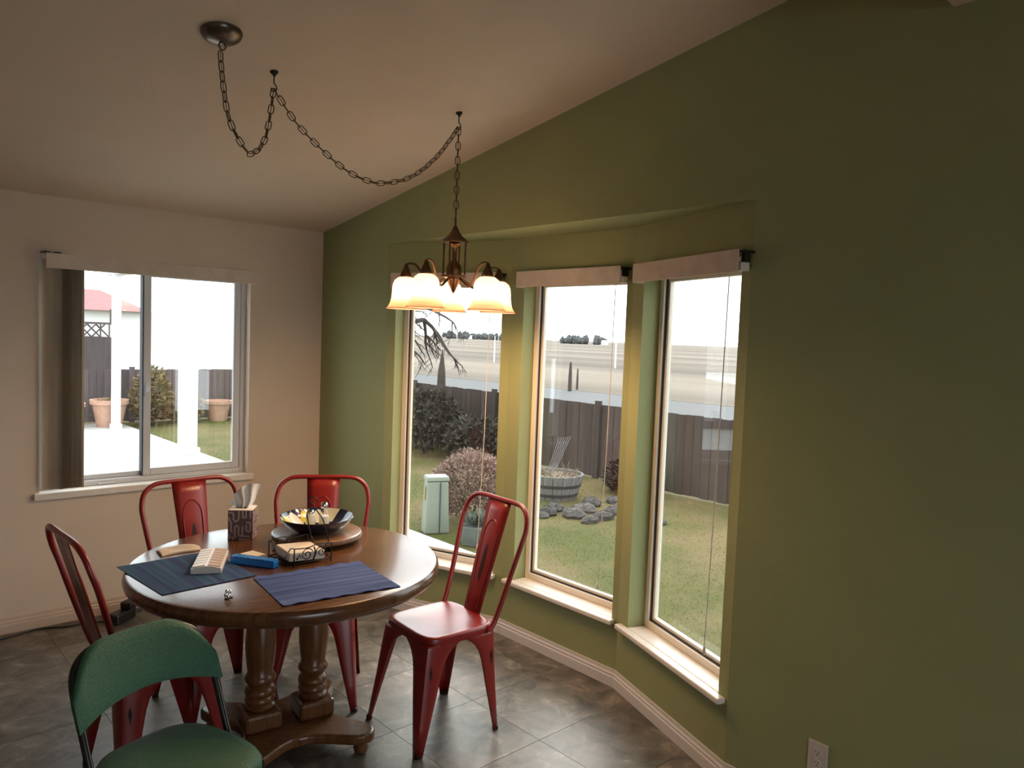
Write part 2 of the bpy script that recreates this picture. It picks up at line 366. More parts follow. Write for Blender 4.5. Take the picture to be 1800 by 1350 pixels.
# floor: a base slab and square vinyl tiles laid on it
slab = MB(); slab.prism([(XL, YB), (0, YB), P[3], P[2], P[1], P[0], (0, 0), (XL, 0)], -0.12, -0.002)
floor = struct(slab.build('floor', FLOORB)); floor['label'] = 'grey brown slate pattern vinyl tile floor'
def clip(poly, nx, ny, c):      # keep nx*x+ny*y<=c
    out = []
    for i in range(len(poly)):
        p, q = poly[i], poly[(i + 1) % len(poly)]; dp = nx * p[0] + ny * p[1] - c; dq = nx * q[0] + ny * q[1] - c
        if dp <= 0: out.append(p)
        if dp * dq < 0:
            t = dp / (dp - dq); out.append((p[0] + (q[0] - p[0]) * t, p[1] + (q[1] - p[1]) * t))
    return out
TS = 0.457; JX, JY = -0.805, -2.66; G = 0.0012
tile_sq = None
far_tiles = MB()
for ix in range(-12, 4):
    for iy in range(-13, 8):
        x0, y0 = JX + ix * TS + G, JY + iy * TS + G; x1, y1 = x0 + TS - 2 * G, y0 + TS - 2 * G
        if x1 < XL or x0 > 0.31 or y1 < YB or y0 > 0: continue
        sq = [(x0, y0), (x1, y0), (x1, y1), (x0, y1)]
        main = clip(clip(clip(clip(sq, 1, 0, 0), 0, 1, 0), -1, 0, -XL), 0, -1, -YB)
        polys = [main] if len(main) > 2 else []
        if x1 > 0:
            bay = clip(sq, -1, 0, 0)
            for pn in PAN:
                if len(bay) > 2: bay = clip(bay, pn.n.x, pn.n.y, pn.n.dot(pn.A))
            if len(bay) > 2: polys.append(bay)
        if not polys: continue
        cx, cyy = (x0 + x1) / 2, (y0 + y1) / 2
        if cx < -2.9 or cyy < -3.9:
            for q in polys: far_tiles.prism(q, -0.002, 0.0)
            continue
        if x1 < 0 and y1 < 0:
            if tile_sq is None:
                tm = MB(); hs = TS / 2 - G; tm.prism([(-hs, -hs), (hs, -hs), (hs, hs), (-hs, hs)], -0.002, 0); tile_sq = tm.mesh('tile', TILE)
            inst(tile_sq, 'tile', floor, (cx, cyy, 0))
        else:
            tm = MB()
            for q in polys: tm.prism([(x - cx, y - cyy) for x, y in q], -0.002, 0)
            tm.build('tile', TILE, floor, loc=(cx, cyy, 0))
o = far_tiles.build('tile_field', TILE, floor); o['kind'] = 'stuff'

# baseboards
def base_run(name, pts, m_, label, h=0.088):
    mb = MB()
    prof = [(0.0, 0.0), (0.013, 0.0), (0.013, h * 0.55), (0.009, h * 0.62), (0.011, h * 0.72), (0.006, h * 0.82), (0.006, h), (0.0, h)]
    Pp = [Vector(p) for p in pts]; n = len(Pp); rings = []
    for i in range(n):
        ns = []
        for j in (i - 1, i):
            if 0 <= j < n - 1:
                e = (Pp[j + 1] - Pp[j]).normalized(); ns.append(Vector((e.y, -e.x)))
        nn = sum(ns, Vector((0, 0))); nn = nn / nn.length; k = 1 / nn.dot(ns[0])
        rings.append([(Pp[i].x + nn.x * k * d, Pp[i].y + nn.y * k * d, z) for d, z in prof])
    mb.loft(rings); o = struct(mb.build(name, m_)); o['label'] = label; return o
base_run('baseboard_far', [(XL, 0), (0, 0)], TANTRIM, 'tan baseboard along the beige far wall')
base_run('baseboard_right', [(0, -0.016), P[0], P[1], P[2], P[3], (0, YB)], WHITE, 'white ridged baseboard following the green bow window wall')

# ------------------------------------------------------------------ windows of the bow
ORD = ['farthest', 'middle', 'nearest']
def ring(mb, t0, t1, z0, z1, wdt, d0, d1):      # rectangular frame in panel coordinates (x=t, y=depth)
    mb.box(t0, t0 + wdt, d0, d1, z0, z1); mb.box(t1 - wdt, t1, d0, d1, z0, z1)
    mb.box(t0 + wdt, t1 - wdt, d0, d1, z0, z0 + wdt); mb.box(t0 + wdt, t1 - wdt, d0, d1, z1 - wdt, z1)
for i, pn in enumerate(PAN):
    t0, t1 = OPEN[i]
    W = sroot('window_%d' % (i + 1), '%s of the three tall fixed windows in the green bow' % ORD[i])
    W.location = (pn.A.x, pn.A.y, 0); W.rotation_euler = (0, 0, pn.ang)
    S0 = BZ0 + 0.025
    mb = MB(); ring(mb, t0, t1, S0, BZ1, 0.034, 0.092, TH - 0.005); mb.build('frame', VINYL, W, bevel=0.003)
    mb = MB(); ring(mb, t0 + 0.034, t1 - 0.034, S0 + 0.034, BZ1 - 0.034, 0.006, 0.104, 0.140); mb.build('gasket', GASKET, W)
    mb = MB(); ring(mb, t0 + 0.040, t1 - 0.040, S0 + 0.040, BZ1 - 0.040, 0.016, 0.112, 0.136); mb.build('glazing_bead', VINYL, W, bevel=0.002)
    mb = MB(); mb.box(t0 + 0.054, t1 - 0.054, 0.122, 0.127, S0 + 0.054, BZ1 - 0.054); mb.build('pane', GLASS, W)
    mb = MB(); mb.box(t0, t1, 0, 0.146, BZ0, S0); mb.box(t0 - 0.06, t1 + (0.022 if i < 2 else 0.048), -0.042, -0.0005, BZ0, S0)
    mb.build('sill', SILL, W, bevel=0.006)
    # blind headrail with fabric valance
    V = thing('window_valance', 'cream fabric valance with hanging cord over the %s bow window' % ORD[i], 'valance', (pn.A.x, pn.A.y, 0), pn.ang)
    v0, v1 = t0, (t1 + 0.004 if i < 2 else t1 + 0.055)
    mb = MB(); mb.box(v0, v1, -0.066, -0.060, 2.032, 2.120); mb.box(v0, v0 + 0.006, -0.060, -0.001, 2.032, 2.120); mb.build('valance_board', VAL, V, bevel=0.002)
    mb = MB(); mb.box(v0 + 0.03, v1 + 0.008, -0.055, -0.015, 2.038, 2.07); mb.build('headrail', VINYL, V, bevel=0.003)
    for tt in (v0 + 0.06, v1 - 0.002):
        mb = MB(); mb.box(tt, tt + 0.02, -0.058, -0.0005, 2.105, 2.115); mb.box(tt, tt + 0.02, -0.048, -0.022, 2.07, 2.106); mb.build('bracket', DARK, V)
    tcx = t1 - (0.06, 0.045, 0.03)[i]
    mb = MB(); mb.tube([(tcx, -0.035, 2.04), (tcx - 0.006, -0.04, 1.2), (tcx - 0.03, -0.035, 0.52)], 0.0022, 6); mb.build('cord', CREAM, V, 60)
    mb = MB(); mb.lathe([(0.002, 0.0), (0.006, -0.01), (0.008, -0.035), (0.004, -0.04)], 10, (tcx - 0.03, -0.035, 0.522)); mb.build('tassel', CREAM, V, 60)

# ------------------------------------------------------------------ sliding window in the far wall
W = sroot('window_4', 'white vinyl sliding window in the beige wall')
y0, y1 = 0.07, 0.14
S0 = WZ0 + 0.028
mb = MB(); mb.box(WX0, WX0 + 0.03, y0, y1, S0, WZ1); mb.box(WX1 - 0.03, WX1, y0, y1, S0, WZ1); mb.box(WX0 + 0.03, WX1 - 0.03, y0, y1, S0, S0 + 0.03); mb.box(WX0 + 0.03, WX1 - 0.03, y0, y1, WZ1 - 0.03, WZ1)
mb.build('frame', VINYLW, W, bevel=0.003)
def xring(mb, x0, x1, z0, z1, wd, ya, yb):
    mb.box(x0, x0 + wd, ya, yb, z0, z1); mb.box(x1 - wd, x1, ya, yb, z0, z1); mb.box(x0 + wd, x1 - wd, ya, yb, z0, z0 + wd); mb.box(x0 + wd, x1 - wd, ya, yb, z1 - wd, z1)
mb = MB(); xring(mb, -1.165, WX1 - 0.03, S0 + 0.03, WZ1 - 0.03, 0.045, 0.078, 0.10); mb.build('sash', VINYLW, W, bevel=0.004)
mb = MB(); xring(mb, WX0 + 0.03, -1.13, S0 + 0.03, WZ1 - 0.03, 0.03, 0.108, 0.13); mb.build('sash', VINYLW, W, bevel=0.004)
mb = MB(); mb.box(-1.172, -1.166, 0.076, 0.128, S0 + 0.03, WZ1 - 0.03); mb.build('gasket', GASKET, W)
mb = MB(); mb.box(-1.12, WX1 - 0.075, 0.087, 0.091, S0 + 0.075, WZ1 - 0.075); mb.build('pane', GLASS, W)
mb = MB(); mb.box(WX0 + 0.06, -1.16, 0.117, 0.121, S0 + 0.06, WZ1 - 0.06); mb.build('pane', GLASS, W)
mb = MB(); mb.box(-1.158, -1.138, 0.062, 0.078, 1.30, 1.36); mb.tube([(-1.148, 0.062, 1.31), (-1.148, 0.046, 1.33), (-1.148, 0.06, 1.39)], 0.006, 8); mb.build('lock', VINYLW, W, bevel=0.002)
mb = MB(); mb.box(-1.42, -1.32, 0.058, 0.07, S0 + 0.002, S0 + 0.016); mb.build('latch', VINYLW, W, bevel=0.004)
mb = MB(); mb.box(WX0, WX1, 0, 0.142, WZ0, S0); mb.box(WX0 - 0.03, WX1 + 0.03, -0.03, -0.0005, WZ0 - 0.012, S0); mb.build('sill', SILL, W, bevel=0.005)
V = thing('vertical_blind', 'tan vertical blind drawn to the left side of the sliding window', 'blind', (0, 0, 0))
mb = MB(); mb.box(-1.722, -0.515, -0.106, -0.100, 2.035, 2.118); mb.box(-0.521, -0.515, -0.1, -0.001, 2.035, 2.118); mb.build('valance_board', VAL, V, bevel=0.002)
mb = MB(); mb.box(-1.732, -0.535, -0.075, -0.035, 2.085, 2.112); mb.build('headrail', VINYL, V, bevel=0.003)
for xx in (-1.73, -1.68):
    mb = MB(); mb.box(xx, xx + 0.03, -0.112, -0.0005, 2.119, 2.125); mb.build('bracket', DARK, V)
sl = MB()
ringsl = []
for z in (0.80, 2.085):
    ringsl.append([(-0.044, 0.0, z), (-0.022, 0.005, z), (0, 0.0065, z), (0.022, 0.005, z), (0.044, 0, z), (0.022, 0.004, z), (0, 0.0055, z), (-0.022, 0.004, z)])
sl.loft(ringsl); slm = sl.mesh('slat', BLIND, 40)
for k in range(13):
    x = -1.690 + k * 0.0118 + random.uniform(-.001, .001)
    inst(slm, 'slat', V, (x, -0.055, 0), (0, 0, math.radians(-70 + random.uniform(-5, 5)) if k > 2 else math.radians(-28 - 14 * k)))
# ------------------------------------------------------------------ outlet
O = thing('wall_outlet', 'ivory duplex wall outlet low on the green wall', 'outlet', (0, -3.727, 0.275), 0)
mb = MB(); mb.box(-0.006, -0.0003, -0.036, 0.036, -0.058, 0.058); mb.build('cover_plate', OUTLETM, O, bevel=0.002)
for zz in (0.02, -0.02):
    mb = MB(); mb.add([], []); mb.prism([(x, y) for x, y in arc(0, 0, 0.016, 0, 345, 23)], 0, 0.003); mb.xform(Matrix.Translation((-0.006, 0, zz)) @ Matrix.Rotation(-PI / 2, 4, 'Y')); r_ = mb.build('receptacle', OUTLETM, O)
    for yy, hh in ((-0.006, 0.008), (0.006, 0.0065)):
        mb = MB(); mb.box(-0.0096, -0.0085, yy - 0.001, yy + 0.001, zz + 0.001, zz + 0.001 + hh); mb.build('slot', BLACKP, r_)
    mb = MB(); mb.box(-0.0096, -0.0085, -0.002, 0.002, zz - 0.009, zz - 0.005); mb.build('slot', BLACKP, r_)

#PART2
# ------------------------------------------------------------------ dining table
TZ = 0.79; TC = (-1.20, -1.985)
T = thing('dining_table', 'round brown wooden dining table on two turned pedestals', 'table', (TC[0], TC[1], 0), math.radians(-9))
mb = MB(); mb.lathe([(0.30, TZ - 0.066), (0.597, TZ - 0.066), (0.612, TZ - 0.058), (0.622, TZ - 0.042), (0.625, TZ - 0.026), (0.622, TZ - 0.012), (0.614, TZ - 0.003), (0.602, TZ), (0.30, TZ), (0.001, TZ)], 96)
mb.build('table_top', WOOD, T, 30)
mb = MB(); mb.box(-0.36, 0.36, -0.16, 0.16, TZ - 0.115, TZ - 0.0665); mb.build('underframe', WOODV, T, bevel=0.012)
prof = [(0.050, 0.175), (0.058, 0.180), (0.060, 0.190), (0.050, 0.200), (0.058, 0.208), (0.061, 0.218), (0.058, 0.228), (0.053, 0.234), (0.060, 0.242), (0.062, 0.254), (0.058, 0.266),
        (0.046, 0.276), (0.048, 0.288), (0.060, 0.296), (0.063, 0.306), (0.058, 0.318), (0.050, 0.330), (0.056, 0.37), (0.061, 0.42), (0.062, 0.46), (0.058, 0.51), (0.050, 0.56), (0.045, 0.60),
        (0.046, 0.612), (0.054, 0.620), (0.054, 0.634), (0.047, 0.642), (0.055, 0.652), (0.056, 0.675)]
for s in (-1, 1):
    mb = MB(); mb.lathe(prof, 28, (s * 0.112, 0, 0)); ped = mb.build('pedestal', WOODV, T, 50)
    mb = MB(); mb.box(s * 0.112 - 0.075, s * 0.112 + 0.075, -0.075, 0.075, 0.101, 0.176); mb.build('plinth', WOODV, ped, bevel=0.014)
out = []
hx, hy = 0.30, 0.30
def side(p, q, depth, n=14):
    p, q = Vector(p), Vector(q); d = q - p; nrm = Vector((-d.y, d.x)).normalized(); res = []
    for i in range(n + 1):
        t = i / n; res.append(tuple(p + d * t + nrm * depth * (math.sin(PI * t) ** 1.3)))
    return res
c1, c2 = 0.085, 0.085
corner = [(hx, hy), (-hx, hy), (-hx, -hy), (hx, -hy)]
for k in range(4):
    cx0, cy0 = corner[k]; nx, ny = corner[(k + 1) % 4]
    a0 = math.degrees(math.atan2(cy0, cx0))
    out += [(cx0 * 0.80 + 0.056 * math.cos(math.radians(a0 + t)), cy0 * 0.80 + 0.056 * math.sin(math.radians(a0 + t))) for t in (-80, -50, -20, 0, 20, 50, 80)]
    e0 = Vector((cx0 * 0.80 + 0.056 * math.cos(math.radians(a0 + 80)), cy0 * 0.80 + 0.056 * math.sin(math.radians(a0 + 80))))
    a1 = math.degrees(math.atan2(ny, nx)); e1 = Vector((nx * 0.80 + 0.056 * math.cos(math.radians(a1 - 80)), ny * 0.80 + 0.056 * math.sin(math.radians(a1 - 80))))
    out += side(e0, e1, 0.105)[1:-1]
mb = MB(); mb.prism(out, 0.058, 0.101); mb.build('base_platform', WOODV, T, bevel=0.012, seg=3)
for cx0, cy0 in corner:
    mb = MB(); mb.lathe([(0.018, 0.0), (0.028, 0.010), (0.033, 0.026), (0.026, 0.044), (0.030, 0.0578)], 16, (cx0 * 0.80, cy0 * 0.80, 0)); mb.build('bun_foot', WOODV, T, 60)

# ------------------------------------------------------------------ red metal chairs
def chair_proto():
    R = thing('metal_chair', 'x', 'chair')
    SZ = 0.48; hx_, hy_ = 0.180, 0.180
    def sq(hw, hd, z, e=5.0, n=40, x0=-0.015, dish=0):
        pts = []
        for i in range(n):
            a = 2 * PI * i / n; c, s = math.cos(a), math.sin(a)
            pts.append((x0 + hd * math.copysign(abs(c) ** (2 / e), c), hw * math.copysign(abs(s) ** (2 / e), s), z))
        return pts
    mb = MB()
    mb.loft([sq(0.186, 0.186, SZ - 0.038), sq(0.188, 0.188, SZ - 0.012), sq(0.185, 0.185, SZ - 0.004), sq(0.178, 0.178, SZ), sq(0.165, 0.165, SZ - 0.001), sq(0.14, 0.14, SZ - 0.006), sq(0.07, 0.07, SZ - 0.010, 3), sq(0.004, 0.004, SZ - 0.011, 2)])
    mb.build('seat', RED, R, 50)
    # pressed sheet legs: two flanges meeting at a rounded corner, arched into the apron
    zs = [0.448, 0.436, 0.42, 0.40, 0.375, 0.34, 0.29, 0.22, 0.12, 0.0]
    ws = [0.176, 0.158, 0.134, 0.114, 0.099, 0.088, 0.079, 0.067, 0.049, 0.027]
    for sx in (-1, 1):
        for sy in (-1, 1):
            rings = []
            fx = 0.225 if sx > 0 else -0.205
            for z, wd in zip(zs, ws):
                t = (0.448 - z) / 0.448; t2 = t ** 0.9
                cx0 = (-0.015 + sx * 0.180) * (1 - t2) + fx * t2; cy0 = sy * (0.180 * (1 - t2) + 0.212 * t2)
                rr = min(0.03, wd * 0.45); wx = min(wd, 0.178); wy = wx
                pts = [(cx0 - sx * wx, cy0, z), (cx0 - sx * (wx * 0.6 + rr * 0.4), cy0 + sy * 0.0, z), (cx0 - sx * rr, cy0, z), (cx0 - sx * rr * 0.3, cy0 - sy * rr * 0.3, z), (cx0, cy0 - sy * rr, z), (cx0, cy0 - sy * (wy * 0.6 + rr * 0.4), z), (cx0, cy0 - sy * wy, z)]
                rings.append(pts)
            mb = MB(); mb.loft(rings, closed=False, caps=False); lg = mb.build('leg', RED, R, 40, solid=0.004)
            mb = MB(); x_, y_ = fx - sx * 0.010, sy * 0.202; mb.lathe([(0.011, 0.0), (0.014, 0.003), (0.013, 0.016), (0.010, 0.018)], 10, (x_, y_, 0)); mb.build('foot_cap', REDDK, lg, 50)
            # dark worn streak on the flange
            mb = MB(); t2 = ((0.448 - 0.33) / 0.448) ** 0.9
            cx0 = (-0.015 + sx * 0.180) * (1 - t2) + fx * t2; cy0 = sy * (0.180 * (1 - t2) + 0.212 * t2) + sy * 0.0025
            mb.add([(cx0 - sx * 0.03, cy0, 0.37), (cx0 - sx * 0.037, cy0 + sy * .001, 0.34), (cx0 - sx * 0.03, cy0 + sy * 0.004, 0.30), (cx0 - sx * 0.024, cy0 + sy * .001, 0.34)], [(0, 1, 2, 3)]); mb.build('worn_streak', REDDK, lg)
    # back loop
    half = [(-0.150, 0.190, 0.452), (-0.182, 0.192, 0.50), (-0.235, 0.208, 0.66), (-0.285, 0.229, 0.83), (-0.306, 0.231, 0.89), (-0.322, 0.215, 0.945), (-0.333, 0.175, 0.978), (-0.337, 0.12, 0.988), (-0.338, 0.0, 0.988)]
    path = smoothpath(half, 5); full = path + [Vector((p.x, -p.y, p.z)) for p in reversed(path[:-1])]
    mb = MB(); mb.tube(full, 0.0115, 10); mb.build('back_frame', RED, R, 60)
    def bx_(z): return -0.185 - (z - 0.46) * 0.290
    rings = []
    zz = [0.462, 0.55, 0.65, 0.75, 0.85, 0.93, 0.985]
    for z in zz:
        hw = 0.058 + (z - 0.46) / 0.525 * 0.026
        x = bx_(z)
        rings.append([(x - 0.004, -hw, z), (x + 0.002, -hw * 0.5, z), (x + 0.003, 0, z), (x + 0.002, hw * 0.5, z), (x - 0.004, hw, z)])
    mb = MB(); mb.loft(rings, closed=False, caps=False); sp = mb.build('splat', RED, R, 50, solid=0.004)
    pth = []
    pts = [(-0.036, 0.50), (-0.042, 0.65), (-0.047, 0.80), (-0.040, 0.855), (-0.020, 0.885), (0, 0.892), (0.020, 0.885), (0.040, 0.855), (0.047, 0.80), (0.042, 0.65), (0.036, 0.50)]
    mb = MB(); mb.tube(smoothpath([(bx_(z) + 0.004, y, z) for y, z in pts], 4), 0.0035, 6); mb.build('embossed_arch', RED, sp, 60)
    mb = MB(); el = [(bx_(0.70 + 0.085 * math.sin(2 * PI * k / 16)) + 0.0065, 0.011 * math.cos(2 * PI * k / 16), 0.70 + 0.085 * math.sin(2 * PI * k / 16)) for k in range(16)]
    mb.add(el, [tuple(range(16))]); mb.build('worn_patch', REDDK, sp)
    mb = MB(); el = [(bx_(0.76 + 0.06 * math.sin(2 * PI * k / 16)) - 0.0035, 0.010 * math.cos(2 * PI * k / 16), 0.76 + 0.06 * math.sin(2 * PI * k / 16)) for k in range(16)]
    mb.add(el, [tuple(range(16))]); mb.build('worn_patch', REDDK, sp)
    return R
CH = chair_proto()
spots = [((-0.620, -2.255), 177, 'red metal chair nearest the bow window, seat fully in view'),
         ((-1.290, -1.440), -88, 'red metal chair with its back below the sliding window'),
         ((-0.895, -1.655), -123, 'red metal chair in the corner behind the blue bowl'),
         ((-1.675, -1.840), 3, 'red metal chair at the left of the table, seen edge on behind the green chair')]
for k, ((x, y), a, lab) in enumerate(spots):
    o = CH if k == 0 else copy_tree(CH)
    o.location = (x, y, 0); o.rotation_euler = (0, 0, math.radians(a)); o['label'] = lab; o['group'] = 'red metal chairs around the table'

# ------------------------------------------------------------------ green folding chair
Gc = thing('folding_chair', 'green padded folding chair with black metal frame in the foreground', 'chair', (-1.898, -2.557, 0), math.radians(-76))
half = [(0.235, 0.212, 0.012), (0.06, 0.212, 0.40), (-0.030, 0.213, 0.60), (-0.068, 0.212, 0.67), (-0.108, 0.198, 0.735), (-0.138, 0.155, 0.770), (-0.152, 0.10, 0.780), (-0.160, 0.0, 0.784)]
pa = smoothpath(half, 5); fullp = pa + [Vector((p.x, -p.y, p.z)) for p in reversed(pa[:-1])]
mb = MB(); mb.tube(fullp, 0.0110, 10); mb.build('back_frame', BLACKM, Gc, 60)
for s in (-1, 1):
    mb = MB(); mb.tube([(-0.24, s * 0.192, 0.012), (-0.05, s * 0.192, 0.32), (0.05, s * 0.192, 0.44)], 0.0115, 10); lg = mb.build('rear_leg', BLACKM, Gc, 60)
    mb = MB(); mb.lathe([(0.014, 0), (0.016, 0.006), (0.015, 0.03)], 10, (-0.24, s * 0.192, 0)); mb.build('foot_cap', BLACKP, lg, 50)
    mb = MB(); mb.lathe([(0.014, 0), (0.016, 0.006), (0.015, 0.03)], 10, (0.218, s * 0.215, 0)); mb.build('foot_cap', BLACKP, Gc, 50)
    mb = MB(); mb.box(-0.01, 0.20, s * 0.200 - 0.004, s * 0.200 + 0.004, 0.405, 0.428); mb.build('seat_rail', BLACKM, Gc, bevel=0.002)
for x, y, z in ((-0.19, 0.192, 0.10), (0.15, 0.215, 0.18)):
    mb = MB(); mb.tube([(x, -y, z), (x, y, z)], 0.008, 8); mb.build('crossbar', BLACKM, Gc, 60)
def sqr(hw, hd, z, x0=0.10, e=3.6, n=48):
    pts = []
    for i in range(n):
        a = 2 * PI * i / n; c, s = math.cos(a), math.sin(a)
        xx = hd * math.copysign(abs(c) ** (2 / e), c); k = 1.0 - 0.10 * (xx < 0) * (-xx / hd)
        pts.append((x0 + xx, k * hw * math.copysign(abs(s) ** (2 / e), s), z))
    return pts
mb = MB(); mb.loft([sqr(0.185, 0.20, 0.425), sqr(0.198, 0.212, 0.430), sqr(0.198, 0.212, 0.448), sqr(0.190, 0.205, 0.462), sqr(0.16, 0.175, 0.471), sqr(0.09, 0.10, 0.476), sqr(0.004, 0.004, 0.477)])
mb.build('seat_cushion', GREENF, Gc, 60)
mb = MB(); mb.loft([sqr(0.192, 0.207, 0.408), sqr(0.204, 0.218, 0.410), sqr(0.204, 0.218, 0.4295), sqr(0.190, 0.205, 0.430)]); mb.build('seat_pan', BLACKM, Gc, 50)
# curved padded back
nu, nv = 24, 8
def bpt(u, v, th):      # u -1..1, v 0..1
    y = u * 0.228
    zt = 0.800 - 0.120 * max(0, (abs(u) - 0.40) / 0.60) ** 2.4
    zb = 0.640 - 0.040 * u * u
    z = zb + (zt - zb) * v
    bxx = -0.022 - (z - 0.56) * 0.46
    x = bxx + 0.040 * u * u - 0.016
    edge = min(1, (1 - abs(u)) * 9 + 0.15) * min(1, v * 6 + 0.15) * min(1, (1 - v) * 6 + 0.15)
    return (x + th * (0.35 + 0.65 * math.sqrt(min(1, max(0, edge)))), y, z)
mb = MB()
fr = [[bpt(-1 + 2 * i / nu, j / nv, 0.016) for i in range(nu + 1)] for j in range(nv + 1)]
bk = [[bpt(-1 + 2 * i / nu, j / nv, -0.014) for i in range(nu + 1)] for j in range(nv + 1)]
def grid_shell(mb, fr, bk):
    nj, ni = len(fr), len(fr[0]); v = [p for r in fr for p in r] + [p for r in bk for p in r]; off = nj * ni; f = []
    for j in range(nj - 1):
        for i in range(ni - 1):
            a = j * ni + i; f.append((a, a + 1, a + 1 + ni, a + ni)); f.append((off + a + ni, off + a + ni + 1, off + a + 1, off + a))
    for i in range(ni - 1):
        f.append((i + 1, i, off + i, off + i + 1)); t = (nj - 1) * ni + i; f.append((t, t + 1, off + t + 1, off + t))
    for j in range(nj - 1):
        a = j * ni; f.append((a, a + ni, off + a + ni, off + a)); a = j * ni + ni - 1; f.append((a + ni, a, off + a, off + a + ni))
    mb.add(v, f)
grid_shell(mb, fr, bk); mb.build('back_pad', GREENF, Gc, 70)

# ------------------------------------------------------------------ swag chandelier
HK2 = Vector((-0.425, -2.047, 2.788)); HK1 = Vector((-1.289, -1.95, 2.7715)); CN = Vector((-1.565, -2.115, 2.7996))
tilt = Matrix.Rotation(-math.atan(SL), 4, 'X')   # lie on the sloping ceiling
K = thing('ceiling_canopy', 'round pewter ceiling canopy where the swag chain starts', 'canopy', CN)
mb = MB(); mb.lathe([(0.072, -0.0005), (0.072, -0.006), (0.066, -0.018), (0.048, -0.030), (0.022, -0.036), (0.012, -0.038)], 32).xform(tilt); mb.build('dome', STEELD, K, 50)
mb = MB(); mb.tube([(0.012 * math.cos(a), 0, -0.052 + 0.014 * math.sin(a)) for a in [2 * PI * i / 14 for i in range(14)]], 0.0028, 6, True).xform(tilt); mb.build('loop', STEELD, K, 60)
def hook(pos, lab):
    K = thing('ceiling_hook', lab, 'hook', pos, 0, 'ceiling hooks carrying the swag chain')
    mb = MB(); mb.lathe([(0.016, -0.0005), (0.016, -0.004), (0.008, -0.012), (0.004, -0.02)], 14).xform(tilt); mb.build('rosette', DARK, K, 50)
    mb = MB(); mb.tube([(0, 0, -0.015), (0, 0, -0.045), (0.010, 0, -0.055), (0.013, 0, -0.066), (0.006, 0, -0.077), (-0.006, 0, -0.077), (-0.012, 0, -0.066)], 0.0028, 6); mb.build('hook_wire', DARK, K, 60)
hook(HK1, 'dark ceiling hook nearest the round pewter canopy')
hook(HK2, 'dark ceiling hook directly above the chandelier')
lk = MB(); rl, hl = 0.0105, 0.0095
pl = [(rl * math.sin(a), 0, hl + rl * math.cos(a)) for a in [PI / 2 - PI * i / 6 for i in range(7)]]
stad = [(x, y, z) for x, y, z in [(rl * math.cos(PI * i / 6), 0, hl + rl * math.sin(PI * i / 6)) for i in range(7)]] + [(rl * math.cos(PI + PI * i / 6), 0, -hl + rl * math.sin(PI + PI * i / 6)) for i in range(7)]
lk.tube(stad, 0.0022, 6, True); lkm = lk.mesh('chain_link', CHAINM, 60)
def chain(root, pts, pitch=0.0335):
    P_ = smoothpath(pts, 12); L_ = [0]
    for i in range(1, len(P_)): L_.append(L_[-1] + (P_[i] - P_[i - 1]).length)
    n = max(2, round(L_[-1] / pitch)); st = L_[-1] / n
    for k in range(n):
        s = (k + 0.5) * st; i = 1
        while i < len(L_) - 1 and L_[i] < s: i += 1
        t = (s - L_[i - 1]) / max(1e-6, L_[i] - L_[i - 1]); p = P_[i - 1].lerp(P_[i], t); d = (P_[i] - P_[i - 1]).normalized()
        q = d.to_track_quat('Z', 'Y') @ Euler((0, 0, (k % 2) * PI / 2 + 0.5)).to_quaternion()
        o = inst(lkm, 'chain_link', root, p); o.rotation_mode = 'QUATERNION'; o.rotation_quaternion = q
    return P_
CHN = thing('swag_chain', 'long aged brass chain swagged across the sloping ceiling to the chandelier', 'chain', (0, 0, 0))
h1 = HK1 + Vector((0, 0, -0.068)); h2 = HK2 + Vector((0, 0, -0.068)); c0 = CN + Vector((0, 0.01, -0.064))
pA = chain(CHN, [c0, (-1.543, -2.080, 2.63), (-1.505, -2.050, 2.515), (-1.43, -2.012, 2.432), (-1.385, -1.993, 2.428), (-1.325, -1.965, 2.51), h1])
pB = chain(CHN, [h1, (-1.197, -1.960, 2.591), (-1.08, -1.973, 2.498), (-0.972, -1.985, 2.433), (-0.87, -1.997, 2.404), (-0.798, -2.005, 2.407), (-0.70, -2.016, 2.437), (-0.616, -2.025, 2.49), (-0.535, -2.034, 2.568), (-0.473, -2.041, 2.65), h2])
pC = chain(CHN, [h2, (HK2.x, HK2.y, 2.5), (HK2.x, HK2.y, 2.312)])
mb = MB(); mb.tube(pA + pB[1:] + pC[1:], 0.0016, 5); mb.build('lamp_cord', BRONZE, CHN, 60)

CL = thing('chandelier', 'five light bronze chandelier with bell shaped alabaster glass shades', 'chandelier', (HK2.x, HK2.y, 0), 0)
mb = MB(); mb.tube([(0.019 * math.cos(a), 0, 2.287 + 0.019 * math.sin(a)) for a in [2 * PI * i / 20 for i in range(20)]], 0.003, 6, True); mb.xform(Matrix.Rotation(0.75, 4, 'Z')); mb.build('hanging_ring', CHAINM, CL, 60)
mb = MB(); mb.lathe([(0.062, 2.186), (0.064, 2.192), (0.056, 2.200), (0.036, 2.216), (0.020, 2.238), (0.010, 2.258), (0.006, 2.268)], 24); mb.build('cap', BRONZE, CL, 40)
for k in range(4):
    a = 0.5 + k * PI / 2; mb = MB(); mb.tube([(0.055 * math.cos(a), 0.055 * math.sin(a), 2.192), (0.055 * math.cos(a), 0.055 * math.sin(a), 2.035)], 0.0042, 8); mb.build('cage_rod', BRONZE, CL, 60)
mb = MB(); mb.lathe([(0.022, 2.188), (0.030, 2.180), (0.014, 2.165), (0.011, 2.15), (0.011, 2.105), (0.020, 2.095), (0.034, 2.078), (0.038, 2.058), (0.036, 2.035), (0.060, 2.031), (0.060, 2.022), (0.034, 2.016), (0.026, 1.995), (0.016, 1.975), (0.010, 1.962), (0.004, 1.950)], 24); mb.build('stem', BRONZE, CL, 45)
